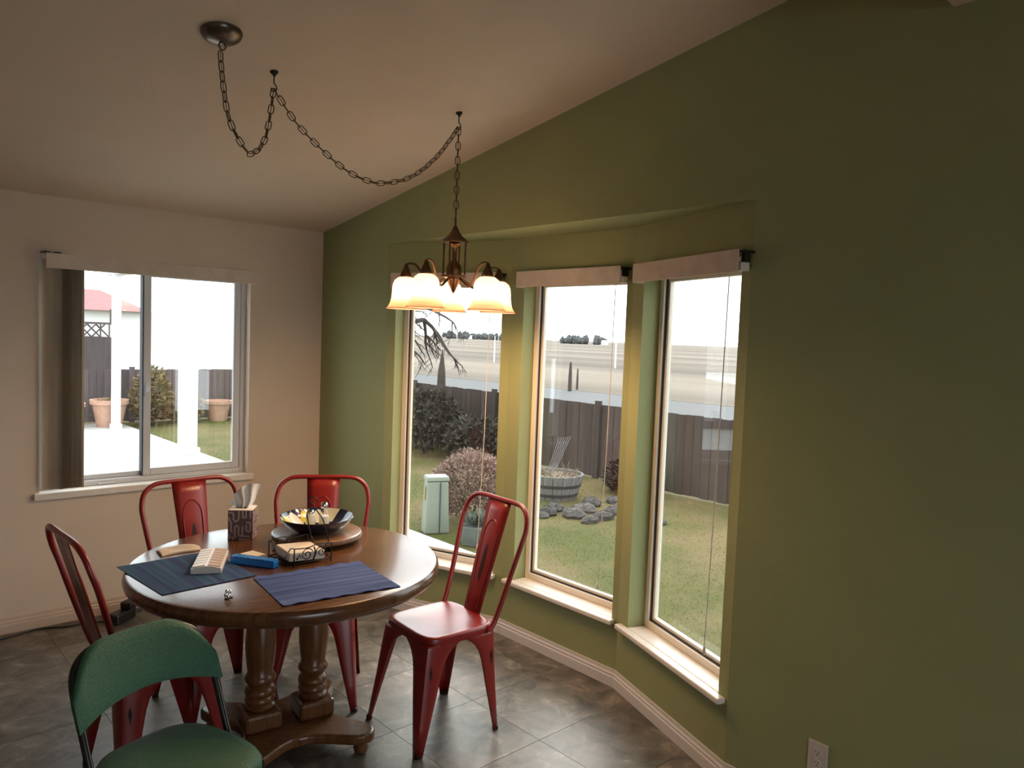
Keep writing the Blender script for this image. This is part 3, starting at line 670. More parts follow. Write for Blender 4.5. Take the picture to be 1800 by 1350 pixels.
# shade glass: alabaster white with an amber lip
def shade_mat():
    m = bpy.data.materials.new('alabaster_glass'); m.use_nodes = True; nt = m.node_tree; N = nt.nodes; L = nt.links
    b = N['Principled BSDF']; N.remove(b); outn = [x for x in N if x.type == 'OUTPUT_MATERIAL'][0]
    tc = N.new('ShaderNodeTexCoord'); sx = N.new('ShaderNodeSeparateXYZ'); L.new(tc.outputs['Object'], sx.inputs[0])
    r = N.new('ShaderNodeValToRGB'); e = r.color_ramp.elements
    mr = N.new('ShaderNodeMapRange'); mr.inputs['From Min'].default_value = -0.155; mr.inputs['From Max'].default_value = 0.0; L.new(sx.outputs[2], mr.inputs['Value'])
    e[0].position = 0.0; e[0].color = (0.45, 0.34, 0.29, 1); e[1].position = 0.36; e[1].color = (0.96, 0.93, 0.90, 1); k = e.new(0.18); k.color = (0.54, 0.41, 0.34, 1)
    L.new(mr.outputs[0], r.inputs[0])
    d = N.new('ShaderNodeBsdfDiffuse'); t = N.new('ShaderNodeBsdfTranslucent'); L.new(r.outputs[0], d.inputs[0]); L.new(r.outputs[0], t.inputs[0])
    mx = N.new('ShaderNodeMixShader'); mx.inputs[0].default_value = 0.62; L.new(d.outputs[0], mx.inputs[1]); L.new(t.outputs[0], mx.inputs[2])
    L.new(mx.outputs[0], outn.inputs[0]); return m
SHADE = shade_mat()
def bulb_mat():
    m = bpy.data.materials.new('warm_bulb'); m.use_nodes = True; b = m.node_tree.nodes['Principled BSDF']
    b.inputs['Emission Color'].default_value = (1.0, 0.74, 0.46, 1); b.inputs['Emission Strength'].default_value = BULB; return m
BULB = 30.0
BULBM = bulb_mat()
sh = MB(); pr_ = [(0.019, 0.0), (0.036, -0.004), (0.052, -0.017), (0.060, -0.036), (0.063, -0.060), (0.064, -0.085), (0.066, -0.105), (0.071, -0.125), (0.080, -0.142), (0.091, -0.154)]
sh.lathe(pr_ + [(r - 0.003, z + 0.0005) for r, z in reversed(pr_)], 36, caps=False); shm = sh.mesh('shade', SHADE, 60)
bl = MB(); bl.lathe([(0.010, -0.02), (0.014, -0.035), (0.026, -0.062), (0.030, -0.080), (0.026, -0.098), (0.012, -0.109), (0.002, -0.111)], 16); blm = bl.mesh('bulb', BULBM, 60)
fwd_az = math.atan2(-fwd.y, -fwd.x)      # toward the viewer
fit_m = MB(); fit_m.lathe([(0.004, 0.062), (0.008, 0.058), (0.012, 0.044), (0.022, 0.022), (0.028, 0.006), (0.026, -0.004), (0.012, -0.02)], 18); fitm = fit_m.mesh('fitter', BRONZE, 45)
RA = 0.235; ZS = 2.020; LAMP_W = 10.5
for k, ang in enumerate((-27, 45, 117, 189, 261)):
    a = fwd_az + math.radians(ang); ca, sa = math.cos(a), math.sin(a)
    mb = MB(); pth = smoothpath([(0.03, 0, 2.026), (0.07, 0, 2.000), (0.105, 0, 1.978), (0.135, 0, 1.995), (0.160, 0, 2.040), (0.185, 0, 2.076), (0.215, 0, 2.084), (RA, 0, 2.078)], 4)
    mb.tube(pth, 0.0055, 8).xform(Matrix.Rotation(a, 4, 'Z')); arm = mb.build('arm', BRONZE, CL, 60)
    x, y = RA * ca, RA * sa
    pd = bpy.data.lights.new('bulb_light', 'POINT'); pd.energy = LAMP_W; pd.color = (1.0, 0.62, 0.32); pd.shadow_soft_size = 0.028
    po = bpy.data.objects.new('bulb_light', pd); COL.objects.link(po); po.parent = arm; po.location = (x, y, ZS - 0.128)
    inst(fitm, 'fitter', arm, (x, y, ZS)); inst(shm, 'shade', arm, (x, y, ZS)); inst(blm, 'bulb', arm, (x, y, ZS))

# ------------------------------------------------------------------ things on the table
def pm(name, corners, axis, cols, lab, ripple):
    C_ = [Vector(c) for c in corners]; cx0 = sum((c for c in C_), Vector((0, 0))) / 4
    ex = ((C_[1] - C_[0]) + (C_[2] - C_[3])).normalized(); a = math.atan2(ex.y, ex.x)
    inv = Matrix.Rotation(-a, 2); loc = [inv @ (c - cx0) for c in C_]
    n1, n2 = 40, 12; top, bot = [], []
    for j in range(n2 + 1):
        rt, rb = [], []
        for i in range(n1 + 1):
            u, v = i / n1, j / n2
            p = (loc[0] * (1 - u) + loc[1] * u) * (1 - v) + (loc[3] * (1 - u) + loc[2] * u) * v
            ed = (abs(v - 0.5) * 2) ** 6
            z = 0.0010 + ripple * ed * (0.5 + 0.5 * math.sin(u * 34 + v * 3)) * (0.4 + 0.6 * math.sin(u * 9 + 1) ** 2)
            rt.append((p.x, p.y, z + 0.0022)); rb.append((p.x, p.y, z))
        top.append(rt); bot.append(rb)
    mb = MB(); grid_shell(mb, top, bot)
    o = mb.build(name, stripe_mat('woven_' + lab[:12].replace(' ', '_') + str(axis), axis, cols, 42), None, 60, loc=(cx0.x, cx0.y, TZ), rot=(0, 0, a))
    tag(o, lab, 'placemat', 'woven blue placemats on the table'); return o
pm('placemat', [(-1.792, -1.715), (-1.424, -1.708), (-1.404, -2.122), (-1.757, -2.137)], 0, [(0.024, 0.030, 0.115), (0.040, 0.065, 0.18), (0.034, 0.105, 0.18), (0.085, 0.12, 0.28)], 'dark blue striped placemat under the white pill organizer', 0.0006)
pm('placemat', [(-1.427, -2.144), (-0.991, -2.196), (-1.031, -2.557), (-1.471, -2.490)], 1, [(0.030, 0.045, 0.155), (0.050, 0.080, 0.225), (0.070, 0.115, 0.285), (0.12, 0.17, 0.35)], 'rippled slate blue striped placemat with nothing on it', 0.006)

# tissue box
TB = thing('tissue_box', 'purple brown tissue box with pale maze print and a tissue pulled up', 'tissue box', (-1.222, -1.565, TZ), math.radians(-36))
s_ = 0.054; hb = 0.138
mb = MB(); mb.box(-s_, s_, -s_, s_, 0, hb - 0.001); mb.build('box_body', PURPLE, TB, bevel=0.002)
mb = MB()
ri = [(0.028 * math.cos(t), 0.020 * math.sin(t)) for t in [2 * PI * i / 32 + PI / 4 for i in range(32)]]
ro = []
for x, y in ri:
    k = s_ / max(abs(x), abs(y)); ro.append((x * k * 0.985, y * k * 0.985))
mb.add([(x, y, hb) for x, y in ro] + [(x, y, hb) for x, y in ri] + [(x, y, hb - 0.0012) for x, y in ro] + [(x, y, hb - 0.0012) for x, y in ri],
       [(i, (i + 1) % 32, 32 + (i + 1) % 32, 32 + i) for i in range(32)] + [(64 + i, (i) , (i + 1) % 32, 64 + (i + 1) % 32) for i in range(32)])
mb.build('box_top', CREAM2, TB)
lines = [[(.04, .92), (.16, .92), (.22, .86), (.22, .70), (.30, .62), (.40, .66), (.44, .74), (.44, .97)], [(.60, .97), (.60, .76), (.74, .76), (.74, .97)], [(.92, .97), (.92, .74)],
         [(.04, .74), (.06, .66), (.12, .60), (.12, .34), (.16, .28)], [(.30, .10), (.28, .20), (.28, .44), (.36, .50), (.44, .44), (.44, .20), (.52, .14), (.60, .20), (.60, .46)], [(.60, .14), (.78, .14), (.90, .12)],
         [(.76, .60), (.92, .60), (.92, .34), (.84, .28), (.76, .34), (.76, .50)], [(.05, .18), (.05, .05)], [(.16, .12), (.22, .04)], [(.90, .03), (.70, .03), (.48, .04)]]
mb = MB()
for fa in range(4):
    tmp = MB()
    for pl_ in lines:
        for (u0, v0), (u1, v1) in zip(pl_, pl_[1:]):
            x0, z0, x1, z1 = (u0 - .5) * 2 * s_ * .97, v0 * hb, (u1 - .5) * 2 * s_ * .97, v1 * hb
            d = Vector((x1 - x0, z1 - z0)); n_ = Vector((-d.y, d.x)).normalized() * 0.0034; e = d.normalized() * 0.0022
            q = [(x0 - e.x + n_.x, z0 - e.y + n_.y), (x1 + e.x + n_.x, z1 + e.y + n_.y), (x1 + e.x - n_.x, z1 + e.y - n_.y), (x0 - e.x - n_.x, z0 - e.y - n_.y)]
            tmp.add([(x, -s_ - 0.0005, min(max(z, .001), hb - .002)) for x, z in q], [(0, 1, 2, 3)])
    tmp.xform(Matrix.Rotation(fa * PI / 2, 4, 'Z')); mb.add(tmp.v, tmp.f)
mb.build('maze_print', PRINT, TB)
nu_, nv_ = 30, 16; fa_, fb_ = [], []
for j in range(nv_ + 1):
    t = j / nv_; ra, rb = [], []
    for i in range(nu_ + 1):
        u = -1 + 2 * i / nu_
        half = 0.022 + 0.040 * t ** 1.2
        x = u * half + 0.020 * t + 0.006 * math.sin(5 * t)
        y = 0.012 * (1 - 0.3 * t) * math.sin(u * 7.5 + 1.2 * t) + 0.016 * t * u * u - 0.004 * t
        top = 0.098 + 0.016 * math.sin(1.3 * u + 0.9) - 0.030 * max(0, -u - 0.35) + 0.012 * (1 - abs(u - 0.35))
        z = hb - 0.012 + top * t
        ra.append((x, y, z)); rb.append((x, y + 0.0012, z))
    fa_.append(ra); fb_.append(rb)
mb = MB(); grid_shell(mb, fa_, fb_)
fa2, fb2 = [], []
for j in range(9):
    t = j / 8; ra, rb = [], []
    for i in range(15):
        u = -1 + 2 * i / 14; x = -0.012 + u * (0.014 + 0.018 * t) - 0.022 * t; y = 0.016 + 0.010 * math.sin(u * 4 + 2) * t - 0.006 * t; z = hb - 0.010 + (0.060 - 0.022 * abs(u)) * t
        ra.append((x, y, z)); rb.append((x, y + 0.0012, z))
    fa2.append(ra); fb2.append(rb)
grid_shell(mb, fa2, fb2); mb.build('tissue', CREAM2, TB, 60)

# lazy susan and bowl
LS = thing('lazy_susan', 'round wooden turntable holding the blue bowl', 'turntable', (-0.975, -1.80, TZ))
mb = MB(); mb.lathe([(0.085, 0.0005), (0.088, 0.012), (0.085, 0.018)], 32); mb.build('swivel_base', WOODV, LS, 40)
mb = MB(); mb.lathe([(0.14, 0.018), (0.192, 0.018), (0.200, 0.024), (0.202, 0.033), (0.199, 0.042), (0.192, 0.046), (0.001, 0.046)], 64); mb.build('turntable_disc', WOODL, LS, 40)
BZ = TZ + 0.0465
def bowl_in():
    m = bpy.data.materials.new('painted_bowl_glaze'); m.use_nodes = True; nt = m.node_tree; N = nt.nodes; L = nt.links
    b = N['Principled BSDF']; b.inputs['Roughness'].default_value = 0.12; b.inputs['Coat Weight'].default_value = 0.4
    tc = N.new('ShaderNodeTexCoord'); n = N.new('ShaderNodeTexVoronoi'); n.inputs['Scale'].default_value = 14; L.new(tc.outputs['Object'], n.inputs['Vector'])
    sx = N.new('ShaderNodeSeparateColor'); L.new(n.outputs['Color'], sx.inputs[0])
    r = N.new('ShaderNodeValToRGB'); r.color_ramp.interpolation = 'CONSTANT'; e = r.color_ramp.elements
    e[0].position = 0; e[0].color = (0.012, 0.014, 0.050, 1); e[1].position = 0.48; e[1].color = (0.48, 0.43, 0.07, 1); k = e.new(0.66); k.color = (0.62, 0.62, 0.52, 1); k = e.new(0.86); k.color = (0.02, 0.03, 0.14, 1)
    L.new(sx.outputs[0], r.inputs[0]); L.new(r.outputs[0], b.inputs['Base Color']); return m
BO = thing('serving_bowl', 'wide dark blue glazed bowl with yellow painted inside', 'bowl', (-0.978, -1.803, BZ))
pr_o = [(0.001, 0.0), (0.080, 0.0), (0.086, 0.003), (0.108, 0.012), (0.132, 0.028), (0.152, 0.048), (0.166, 0.068)]
pr_i = [(0.1625, 0.0690), (0.148, 0.050), (0.128, 0.031), (0.104, 0.016), (0.08, 0.0085), (0.001, 0.0075)]
mb = MB(); mb.lathe(pr_o + [(0.1650, 0.0700), (0.1625, 0.0690)], 48, caps=False); mb.build('bowl_outside', NAVY, BO, 50)
mb = MB(); mb.lathe(pr_i, 48, caps=False); mb.build('bowl_inside', bowl_in(), BO, 60)
def ipt(r_, a):      # a point just above the inside of the bowl
    zz = [(0.08, 0.0085), (0.104, 0.016), (0.128, 0.031), (0.148, 0.050), (0.1625, 0.069)]
    for (ra, za), (rb, zb2) in zip(zz, zz[1:]):
        if r_ <= rb: z = za + (zb2 - za) * (r_ - ra) / (rb - ra); break
    return (r_ * math.cos(a), r_ * math.sin(a), z + 0.0012)
YGL = mat('yellow_glaze', (0.55, 0.47, 0.05), 0.15, coat=0.4); WGL = mat('white_glaze', (0.74, 0.74, 0.66), 0.15, coat=0.4)
for k in range(9):
    a0 = math.radians(60 + k * 26); mb = MB(); rows = []
    for rr_, wd in ((0.092, 0.05), (0.105, 0.16), (0.122, 0.21), (0.140, 0.17), (0.156, 0.05)):
        rows.append([ipt(rr_, a0 - wd), ipt(rr_, a0), ipt(rr_, a0 + wd)])
    mb.loft(rows, closed=False, caps=False); mb.build('painted_petal', YGL if k % 2 else WGL, BO, 60)
def shaker(x, y, lab, fill, hh, dark):
    S = thing('shaker', lab, 'shaker', (x, y, BZ + 0.0100), 0, 'glass shakers in the bowl')
    mb = MB(); mb.lathe([(0.022, 0.0), (0.0225, 0.004), (0.0215, fill * hh)], 18); mb.build('contents', SALT if not dark else mat('pepper_mix', (0.55, 0.53, 0.52), 0.8, col2=(0.12, 0.11, 0.11), scale=120), S, 50)
    mb = MB(); mb.lathe([(0.0235, -0.0005), (0.024, 0.004), (0.023, 0.6 * hh), (0.019, 0.8 * hh), (0.0135, 0.92 * hh), (0.0135, hh)], 18, caps=False); mb.build('glass_body', SHAKER, S, 60)
    mb = MB(); mb.lathe([(0.0145, 0.93 * hh), (0.0155, 0.95 * hh), (0.0155, hh + 0.010), (0.012, hh + 0.017), (0.002, hh + 0.019)], 16); mb.build('cap', CHROME, S, 50)
shaker(-1.030, -1.840, 'short round glass shaker full of white salt in the bowl', 0.95, 0.084, False)
shaker(-0.978, -1.868, 'taller glass shaker with silver cap in the blue bowl', 0.62, 0.116, False)

# wire napkin holder
NC = [Vector((-1.268, -1.936)), Vector((-1.240, -2.108)), Vector((-1.072, -2.106)), Vector((-1.088, -1.928))]
NH = thing('napkin_holder', 'black wrought wire napkin holder with scrolls and a weighted arm', 'napkin holder', (0, 0, TZ))
c4 = [Vector((c.x, c.y, 0)) for c in NC]
zb_, zt_ = 0.012, 0.075
mb = MB(); mb.tube([c + Vector((0, 0, zb_)) for c in c4], 0.0028, 6, True)
for k in range(1, 5):
    mb.tube([c4[0].lerp(c4[1], k / 5) + Vector((0, 0, zb_)), c4[3].lerp(c4[2], k / 5) + Vector((0, 0, zb_))], 0.0016, 5)
mb.build('base_wire', WIRE, NH, 60)
for c in c4:
    mb = MB(); mb.tube([c + Vector((0, 0, 0.004)), c + Vector((0, 0, zt_))], 0.003, 6); mb.ball(c + Vector((0, 0, 0.004)), 0.0055, 0.0055, 0.0042, 8, 6); mb.build('corner_post', WIRE, NH, 60)
def spiral(org, ex, r, turns, a0, sgn=1):
    n = int(16 * turns); return [org + ex * (r * (1 - 0.8 * i / n) * math.cos(a0 + sgn * 2 * PI * turns * i / n)) + Vector((0, 0, r * (1 - 0.8 * i / n) * math.sin(a0 + sgn * 2 * PI * turns * i / n))) for i in range(n + 1)]
for s_i, (a, b) in enumerate(((0, 1), (1, 2), (2, 3), (3, 0))):
    A, B = c4[a], c4[b]; ex = (B - A).normalized(); ln = (B - A).length
    mb = MB()
    if s_i in (0, 2):       # dipped front opening
        mb.tube(smoothpath([A + Vector((0, 0, zt_)), A.lerp(B, .18) + Vector((0, 0, zt_ - .008)), A.lerp(B, .34) + Vector((0, 0, .03)), A.lerp(B, .5) + Vector((0, 0, .016)), A.lerp(B, .68) + Vector((0, 0, .03)), A.lerp(B, .84) + Vector((0, 0, zt_ - .006)), B + Vector((0, 0, zt_))], 5), 0.0024, 6)
    else:
        mb.tube(smoothpath([A + Vector((0, 0, zt_)), A.lerp(B, .35) + Vector((0, 0, zt_ - .004)), A.lerp(B, .65) + Vector((0, 0, zt_ + .006)), B + Vector((0, 0, zt_))], 4), 0.0024, 6)
        mb.tube(spiral(A.lerp(B, .34) + Vector((0, 0, .043)), ex, 0.027, 1.6, 0.4), 0.0022, 6)
        mb.tube(spiral(A.lerp(B, .72) + Vector((0, 0, .045)), ex, 0.025, 1.6, 3.4, -1), 0.0022, 6)
        mb.tube([A.lerp(B, .08) + Vector((0, 0, .03)), A.lerp(B, .14) + Vector((0, 0, .05)), A.lerp(B, .18) + Vector((0, 0, .03))], 0.0022, 6)
        mb.tube(smoothpath([A.lerp(B, .5) + Vector((0, 0, .016)), A.lerp(B, .56) + Vector((0, 0, .045)), A.lerp(B, .52) + Vector((0, 0, .07))], 4), 0.0032, 6)
        for q, z in ((.08, .032), (.56, .05), (.88, .03)): mb.ball(A.lerp(B, q) + Vector((0, 0, z)), 0.005, 0.005, 0.005, 8, 6)
    mb.build('scroll_side', WIRE, NH, 60)
mid = c4[2].lerp(c4[3], 0.5)
hA, hB = c4[2].lerp(c4[3], 0.12) + Vector((0, 0, zt_)), c4[2].lerp(c4[3], 0.86) + Vector((0, 0, zt_))
ap = Vector((-1.137, -2.062, 0.225))
mb = MB(); mb.tube(smoothpath([hA, hA.lerp(ap, .45) + Vector((.006, -.004, .02)), hA.lerp(ap, .8) + Vector((0.004, 0.0, .012)), ap + Vector((0, 0, .01)), ap + Vector((-.012, .010, .025)), ap + Vector((-.004, .012, .042)), ap + Vector((.012, -.006, .036)), ap + Vector((.013, -.010, .018))], 6), 0.0026, 6)
mb.tube(smoothpath([hB, hB.lerp(ap, .5) + Vector((-.02, .0, .01)), hB.lerp(ap, .75) + Vector((-.03, -.01, .012)), ap + Vector((-.012, .006, -.012)), ap + Vector((.0, 0, .0))], 6), 0.0026, 6)
mb.build('weighted_arm', WIRE, NH, 60)
cN = sum(NC, Vector((0, 0))) / 4
mb = MB(); mb.box(-0.076, 0.076, -0.078, 0.078, 0.0, 0.036); o = mb.build('napkin_stack', CREAM, None, loc=(cN.x - 0.004, cN.y, TZ + 0.0155), rot=(0, math.radians(3), math.radians(-5)), bevel=0.004)
tag(o, 'stack of cream paper napkins in the black wire holder', 'napkins')
mb = MB(); mb.prism([(-0.035, -0.040), (0.030, -0.046), (0.034, 0.040), (-0.030, 0.046)], 0.0006, 0.016); o = mb.build('paper_pad', CREAM, None, loc=(-1.315, -1.885, TZ), rot=(0, 0, 0.3), bevel=0.003)
tag(o, 'small cream paper pad just left of the napkin holder', 'paper pad')

# folded napkin lying at the back left
mb = MB(); g1, g2 = [], []
for j in range(7):
    r1, r2 = [], []
    for i in range(11):
        u, v = i / 10, j / 6; x = (u - .5) * 0.16 + 0.012 * (v - .5); y = (v - .5) * 0.095 + 0.008 * math.sin(u * 5)
        z = 0.013 + 0.007 * math.sin(u * 7 + v * 4) * math.sin(PI * v) - 0.006 * (abs(v - .5) * 2) ** 4 - 0.006 * (abs(u - .5) * 2) ** 6
        r1.append((x, y, max(z, 0.003))); r2.append((x, y, 0.0006))
    g1.append(r1); g2.append(r2)
grid_shell(mb, g1, g2); o = mb.build('folded_napkin', CREAM, None, 50, loc=(-1.525, -1.615, TZ + 0.0005), rot=(0, 0, math.radians(5)))
tag(o, 'crumpled beige napkin lying beside the dark blue placemat', 'napkin')

# pill organizers
PO_ = thing('pill_organizer', 'white weekly pill organizer with two rows of lids on the dark placemat', 'pill organizer', (-1.493, -1.888, TZ + 0.0034), math.radians(62))
mb = MB(); L2, W2 = 0.125, 0.056
rg = [[(x, -W2, 0), (x, W2, 0), (x, W2, 0.020), (x, W2 * 0.5, 0.029), (x, 0, 0.031), (x, -W2 * 0.5, 0.029), (x, -W2, 0.020)] for x in (-L2, L2)]
mb.loft(rg); mb.build('tray', WPLAST, PO_, bevel=0.002)
for r_, mt in ((1, WPLAST), (-1, TPLAST)):
    for k in range(7):
        x0 = -L2 + 0.008 + k * 0.0345
        mb = MB(); ya, yb = (0.006, 0.052) if r_ > 0 else (-0.052, -0.006)
        zf = lambda y: 0.0318 - abs(y) / W2 * 0.0085
        mb.add([(x0, ya, zf(ya)), (x0 + .0305, ya, zf(ya)), (x0 + .0305, yb, zf(yb)), (x0, yb, zf(yb)), (x0, ya, zf(ya) + .0035), (x0 + .0305, ya, zf(ya) + .0035), (x0 + .0305, yb, zf(yb) + .0035), (x0, yb, zf(yb) + .0035)],
               [(0, 3, 2, 1), (4, 5, 6, 7), (0, 1, 5, 4), (1, 2, 6, 5), (2, 3, 7, 6), (3, 0, 4, 7)])
        ld = mb.build('lid', mt, PO_, bevel=0.0012)
PB = thing('pill_organizer', 'translucent blue single row pill organizer beside the napkin holder', 'pill organizer', (-1.352, -1.985, TZ + 0.0005), math.radians(-58))
mb = MB(); mb.box(-0.102, 0.102, -0.019, 0.019, 0.0, 0.026); mb.build('tray', BPLAST, PB, bevel=0.004)
for k in range(7):
    x0 = -0.099 + k * 0.0284; mb = MB(); mb.box(x0, x0 + 0.0264, -0.017, 0.019, 0.0262, 0.031); mb.build('lid', BPLAST, PB, bevel=0.0015)
    mb = MB(); mb.box(x0 + 0.008, x0 + 0.018, -0.021, -0.017, 0.027, 0.030); mb.build('lid_tab', BPLAST, PB)
# little silver clip
SCp = thing('silver_clip', 'small silver clover shaped clip near the front edge of the table', 'clip', (-1.585, -2.300, TZ), 0.3)
mb = MB(); mb.box(-0.014, 0.014, -0.006, 0.006, 0.0006, 0.005); mb.build('clip_base', BLACKP, SCp, bevel=0.001)
for k in range(4):
    a = k * PI / 2 + .4; mb = MB(); mb.ball((0.009 * math.cos(a), 0.004, 0.018 + 0.009 * math.sin(a)), 0.0075, 0.0055, 0.0075, 10, 8); mb.build('petal', CHROME, SCp, 60)
mb = MB(); mb.tube([(0, 0, 0.004), (0, 0.002, 0.012)], 0.003, 8); mb.build('stem', CHROME, SCp, 60)

# charger and cable by the far baseboard
AD = thing('power_adapter', 'black power adapter with coiled cable on the floor by the far wall', 'adapter', (-1.33, -0.165, 0), math.radians(38))
mb = MB(); mb.box(-0.11, 0.06, -0.035, 0.035, 0.0, 0.065); mb.build('adapter_body', BLACKP, AD, bevel=0.012)
mb = MB(); mb.box(-0.02, 0.10, -0.05, 0.02, 0.0651, 0.11); mb.build('plug_block', BLACKP, AD, bevel=0.01)
mb = MB(); mb.tube(smoothpath([(0.06, 0, 0.03), (0.12, -0.02, 0.012), (0.17, 0.01, 0.02), (0.16, 0.05, 0.03), (0.12, 0.03, 0.02), (0.16, -0.02, 0.012), (0.21, 0.0, 0.03), (0.20, 0.05, 0.012), (0.16, 0.06, 0.008)], 6), 0.004, 6); mb.build('coiled_cable', BLACKP, AD, 60)
mb = MB(); mb.tube(smoothpath([(-1.40, -0.20, 0.012), (-1.50, -0.11, 0.006), (-1.62, -0.10, 0.006), (-1.75, -0.05, 0.006), (-1.92, -0.085, 0.006), (-2.2, -0.12, 0.006), (-2.6, -0.08, 0.006)], 8), 0.005, 8); o = mb.build('floor_cable', BLACKP, None, 60)
tag(o, 'thin black cable running along the floor by the far baseboard', 'cable')
#PART3
# ------------------------------------------------------------------ outdoors
GZ = -0.35
def gplane(name, poly, z0, z1, m_, lab):
    mb = MB(); mb.prism(poly, z0, z1); o = struct(mb.build(name, m_)); o['label'] = lab; return o
gplane('ground_lawn', [(-12, -14), (13, -14), (13, 60), (-12, 60)], GZ - 0.3, GZ, GRASS, 'patchy winter lawn around the house')
gplane('road', [(13, -200), (20.6, -200), (20.6, 400), (13, 400)], GZ - 0.3, GZ + 0.0, ROAD, 'grey asphalt road beyond the fence')
gplane('ground_field', [(20.6, -900), (1500, -900), (1500, 1500), (20.6, 1500)], GZ - 0.3, GZ + 0.01, FIELD, 'flat dry tan field reaching the horizon')
gplane('ground_far', [(-600, 60), (13, 60), (13, 1500), (-600, 1500)], GZ - 0.3, GZ + 0.0, FIELD, 'dry ground beyond the neighbours')
gplane('patio', [(-6, 0.16), (1.95, 0.16), (1.95, 12.0), (-6, 12.0)], GZ, GZ + 0.03, CONC, 'pale concrete patio outside the sliding window')
gplane('path', [(0.6, -5), (1.75, -5), (1.75, 0.1), (0.6, 0.1)], GZ, GZ + 0.02, CONC, 'concrete strip under the bow window')
# foundation skirt below the floor level
mb = MB(); mb.prism([PO[0], PO[1], PO[2], PO[3], (0.15, PO[3][1]), (0.15, PO[0][1])], GZ, -0.001); mb.box(XL, 0.15, 0.0005, 0.14, GZ, -0.001); mb.box(0.001, 0.14, YB, 0, GZ, -0.001)
o = struct(mb.build('wall_foundation', CONC)); o['label'] = 'concrete foundation under the outer walls'

# grass blades on the lawn near the windows
gb = MB(); rg = random.Random(3)
V_, F_ = [], []
for k in range(70000):
    x = rg.uniform(1.8, 6.0); y = rg.uniform(-2.5, 6.5)
    if k % 4 == 0: x, y = rg.uniform(2.0, 6.0), rg.uniform(5.5, 12)
    a = rg.uniform(0, PI); h = rg.uniform(0.008, 0.020); wdt = 0.0026; lx, ly = rg.uniform(-.02, .02), rg.uniform(-.02, .02)
    n0 = len(V_); V_ += [(x - wdt * math.cos(a), y - wdt * math.sin(a), GZ), (x + wdt * math.cos(a), y + wdt * math.sin(a), GZ), (x + lx, y + ly, GZ + h)]; F_.append((n0, n0 + 1, n0 + 2))
gb.add(V_, F_); o = gb.build('grass', GBLADE); tag(o, 'short winter grass of the back lawn', 'grass', kind='stuff')

# fences
def fence(name, A, B, ztop, m_, lab, bw=0.14, post_every=2.4):
    A, B = Vector(A), Vector(B); d = (B - A); ln = d.length; a = math.atan2(d.y, d.x)
    R = thing(name, lab, 'fence', (A.x, A.y, GZ), a)
    h = ztop - GZ; rr = random.Random(int(ln * 10))
    bm_ = MB(); bm_.prism([(0, -0.009), (bw - 0.006, -0.009), (bw - 0.006, 0.009), (0, 0.009)], 0.03, h); bmesh_ = bm_.mesh('board', m_)
    n = int(ln / bw)
    for i in range(n): inst(bmesh_, 'board', R, (i * bw, rr.uniform(-.004, .004), rr.uniform(-.012, .0)))
    for zz in (0.3, h - 0.25):
        mb = MB(); mb.box(0, ln, 0.011, 0.05, zz, zz + 0.085); mb.build('rail', m_, R)
    pmh = MB(); pmh.box(-0.05, 0.05, -0.065, -0.0135, -0.02, h + 0.05); pmm = pmh.mesh('post', m_)
    k = 0
    while k * post_every < ln: inst(pmm, 'post', R, (min(k * post_every + 0.05, ln - 0.05), 0, 0)); k += 1
    return R
# boards face the house: build from +y end so local -y looks to the house
fence('board_fence', (6.12, 12.25), (6.12, -2.6), 0.79, FENCEM, 'dark weathered board fence parallel to the bow window')
fence('board_fence', (-5.0, 12.35), (6.0, 12.35), 0.78, FENCEP, 'purplish brown board fence, paled for lens flare, behind the terracotta pots')

# leafy shrubs: thousands of small leaves on a few stems
def shrub(name, c, rx, ry, h, n, m_, lab, cat='shrub', leaf=0.03, seed=1, upright=0.0, group=None):
    rr = random.Random(seed); R = thing(name, lab, cat, (c[0], c[1], GZ), 0, group)
    V_, F_ = [], []
    for k in range(n):
        th = rr.uniform(0, 2 * PI); ph = math.acos(rr.uniform(-0.85, 1)); r = rr.uniform(0.55, 1.0) ** 0.6
        lump = 1 + 0.12 * math.sin(3 * th + seed) * math.sin(2 * ph + seed)
        x = rx * r * lump * math.sin(ph) * math.cos(th); y = ry * r * lump * math.sin(ph) * math.sin(th); z = h * 0.5 + h * 0.5 * r * lump * math.cos(ph)
        d = Vector((x / rx, y / ry, (z - h * .4) / h + upright)).normalized() * 0.7 + Vector((rr.uniform(-1, 1), rr.uniform(-1, 1), rr.uniform(-1, 1))) * 0.6
        d.normalize(); s = d.cross(Vector((rr.uniform(-1, 1), rr.uniform(-1, 1), rr.uniform(-1, 1)))).normalized() * leaf * rr.uniform(.25, .5)
        p = Vector((x, y, max(z, 0.01))); e = p + d * leaf * rr.uniform(1.0, 2.2); n0 = len(V_)
        V_ += [tuple(p), tuple(p.lerp(e, .5) + s), tuple(e), tuple(p.lerp(e, .5) - s)]; F_.append((n0, n0 + 1, n0 + 2, n0 + 3))
    mb = MB(); mb.add(V_, F_); me = bpy.data.meshes.new('foliage'); me.from_pydata(V_, [], F_); me.materials.append(m_)
    o = bpy.data.objects.new('foliage', me); COL.objects.link(o); o.parent = R
    mb = MB()
    for k in range(7):
        a = k * 0.9 + seed; mb.tube([(0.02 * math.cos(a), 0.02 * math.sin(a), -0.005), (rx * .3 * math.cos(a), ry * .3 * math.sin(a), h * .4), (rx * .6 * math.cos(a), ry * .6 * math.sin(a), h * .75)], [0.014, 0.009, 0.004], 5)
    mb.build('stem', BARK, R)
    return R
shrub('round_shrub', (2.80, 1.62), 0.44, 0.44, 0.80, 9000, RUSSET, 'rounded russet bare shrub behind the pale green utility box', leaf=0.026, seed=2, upright=.5)
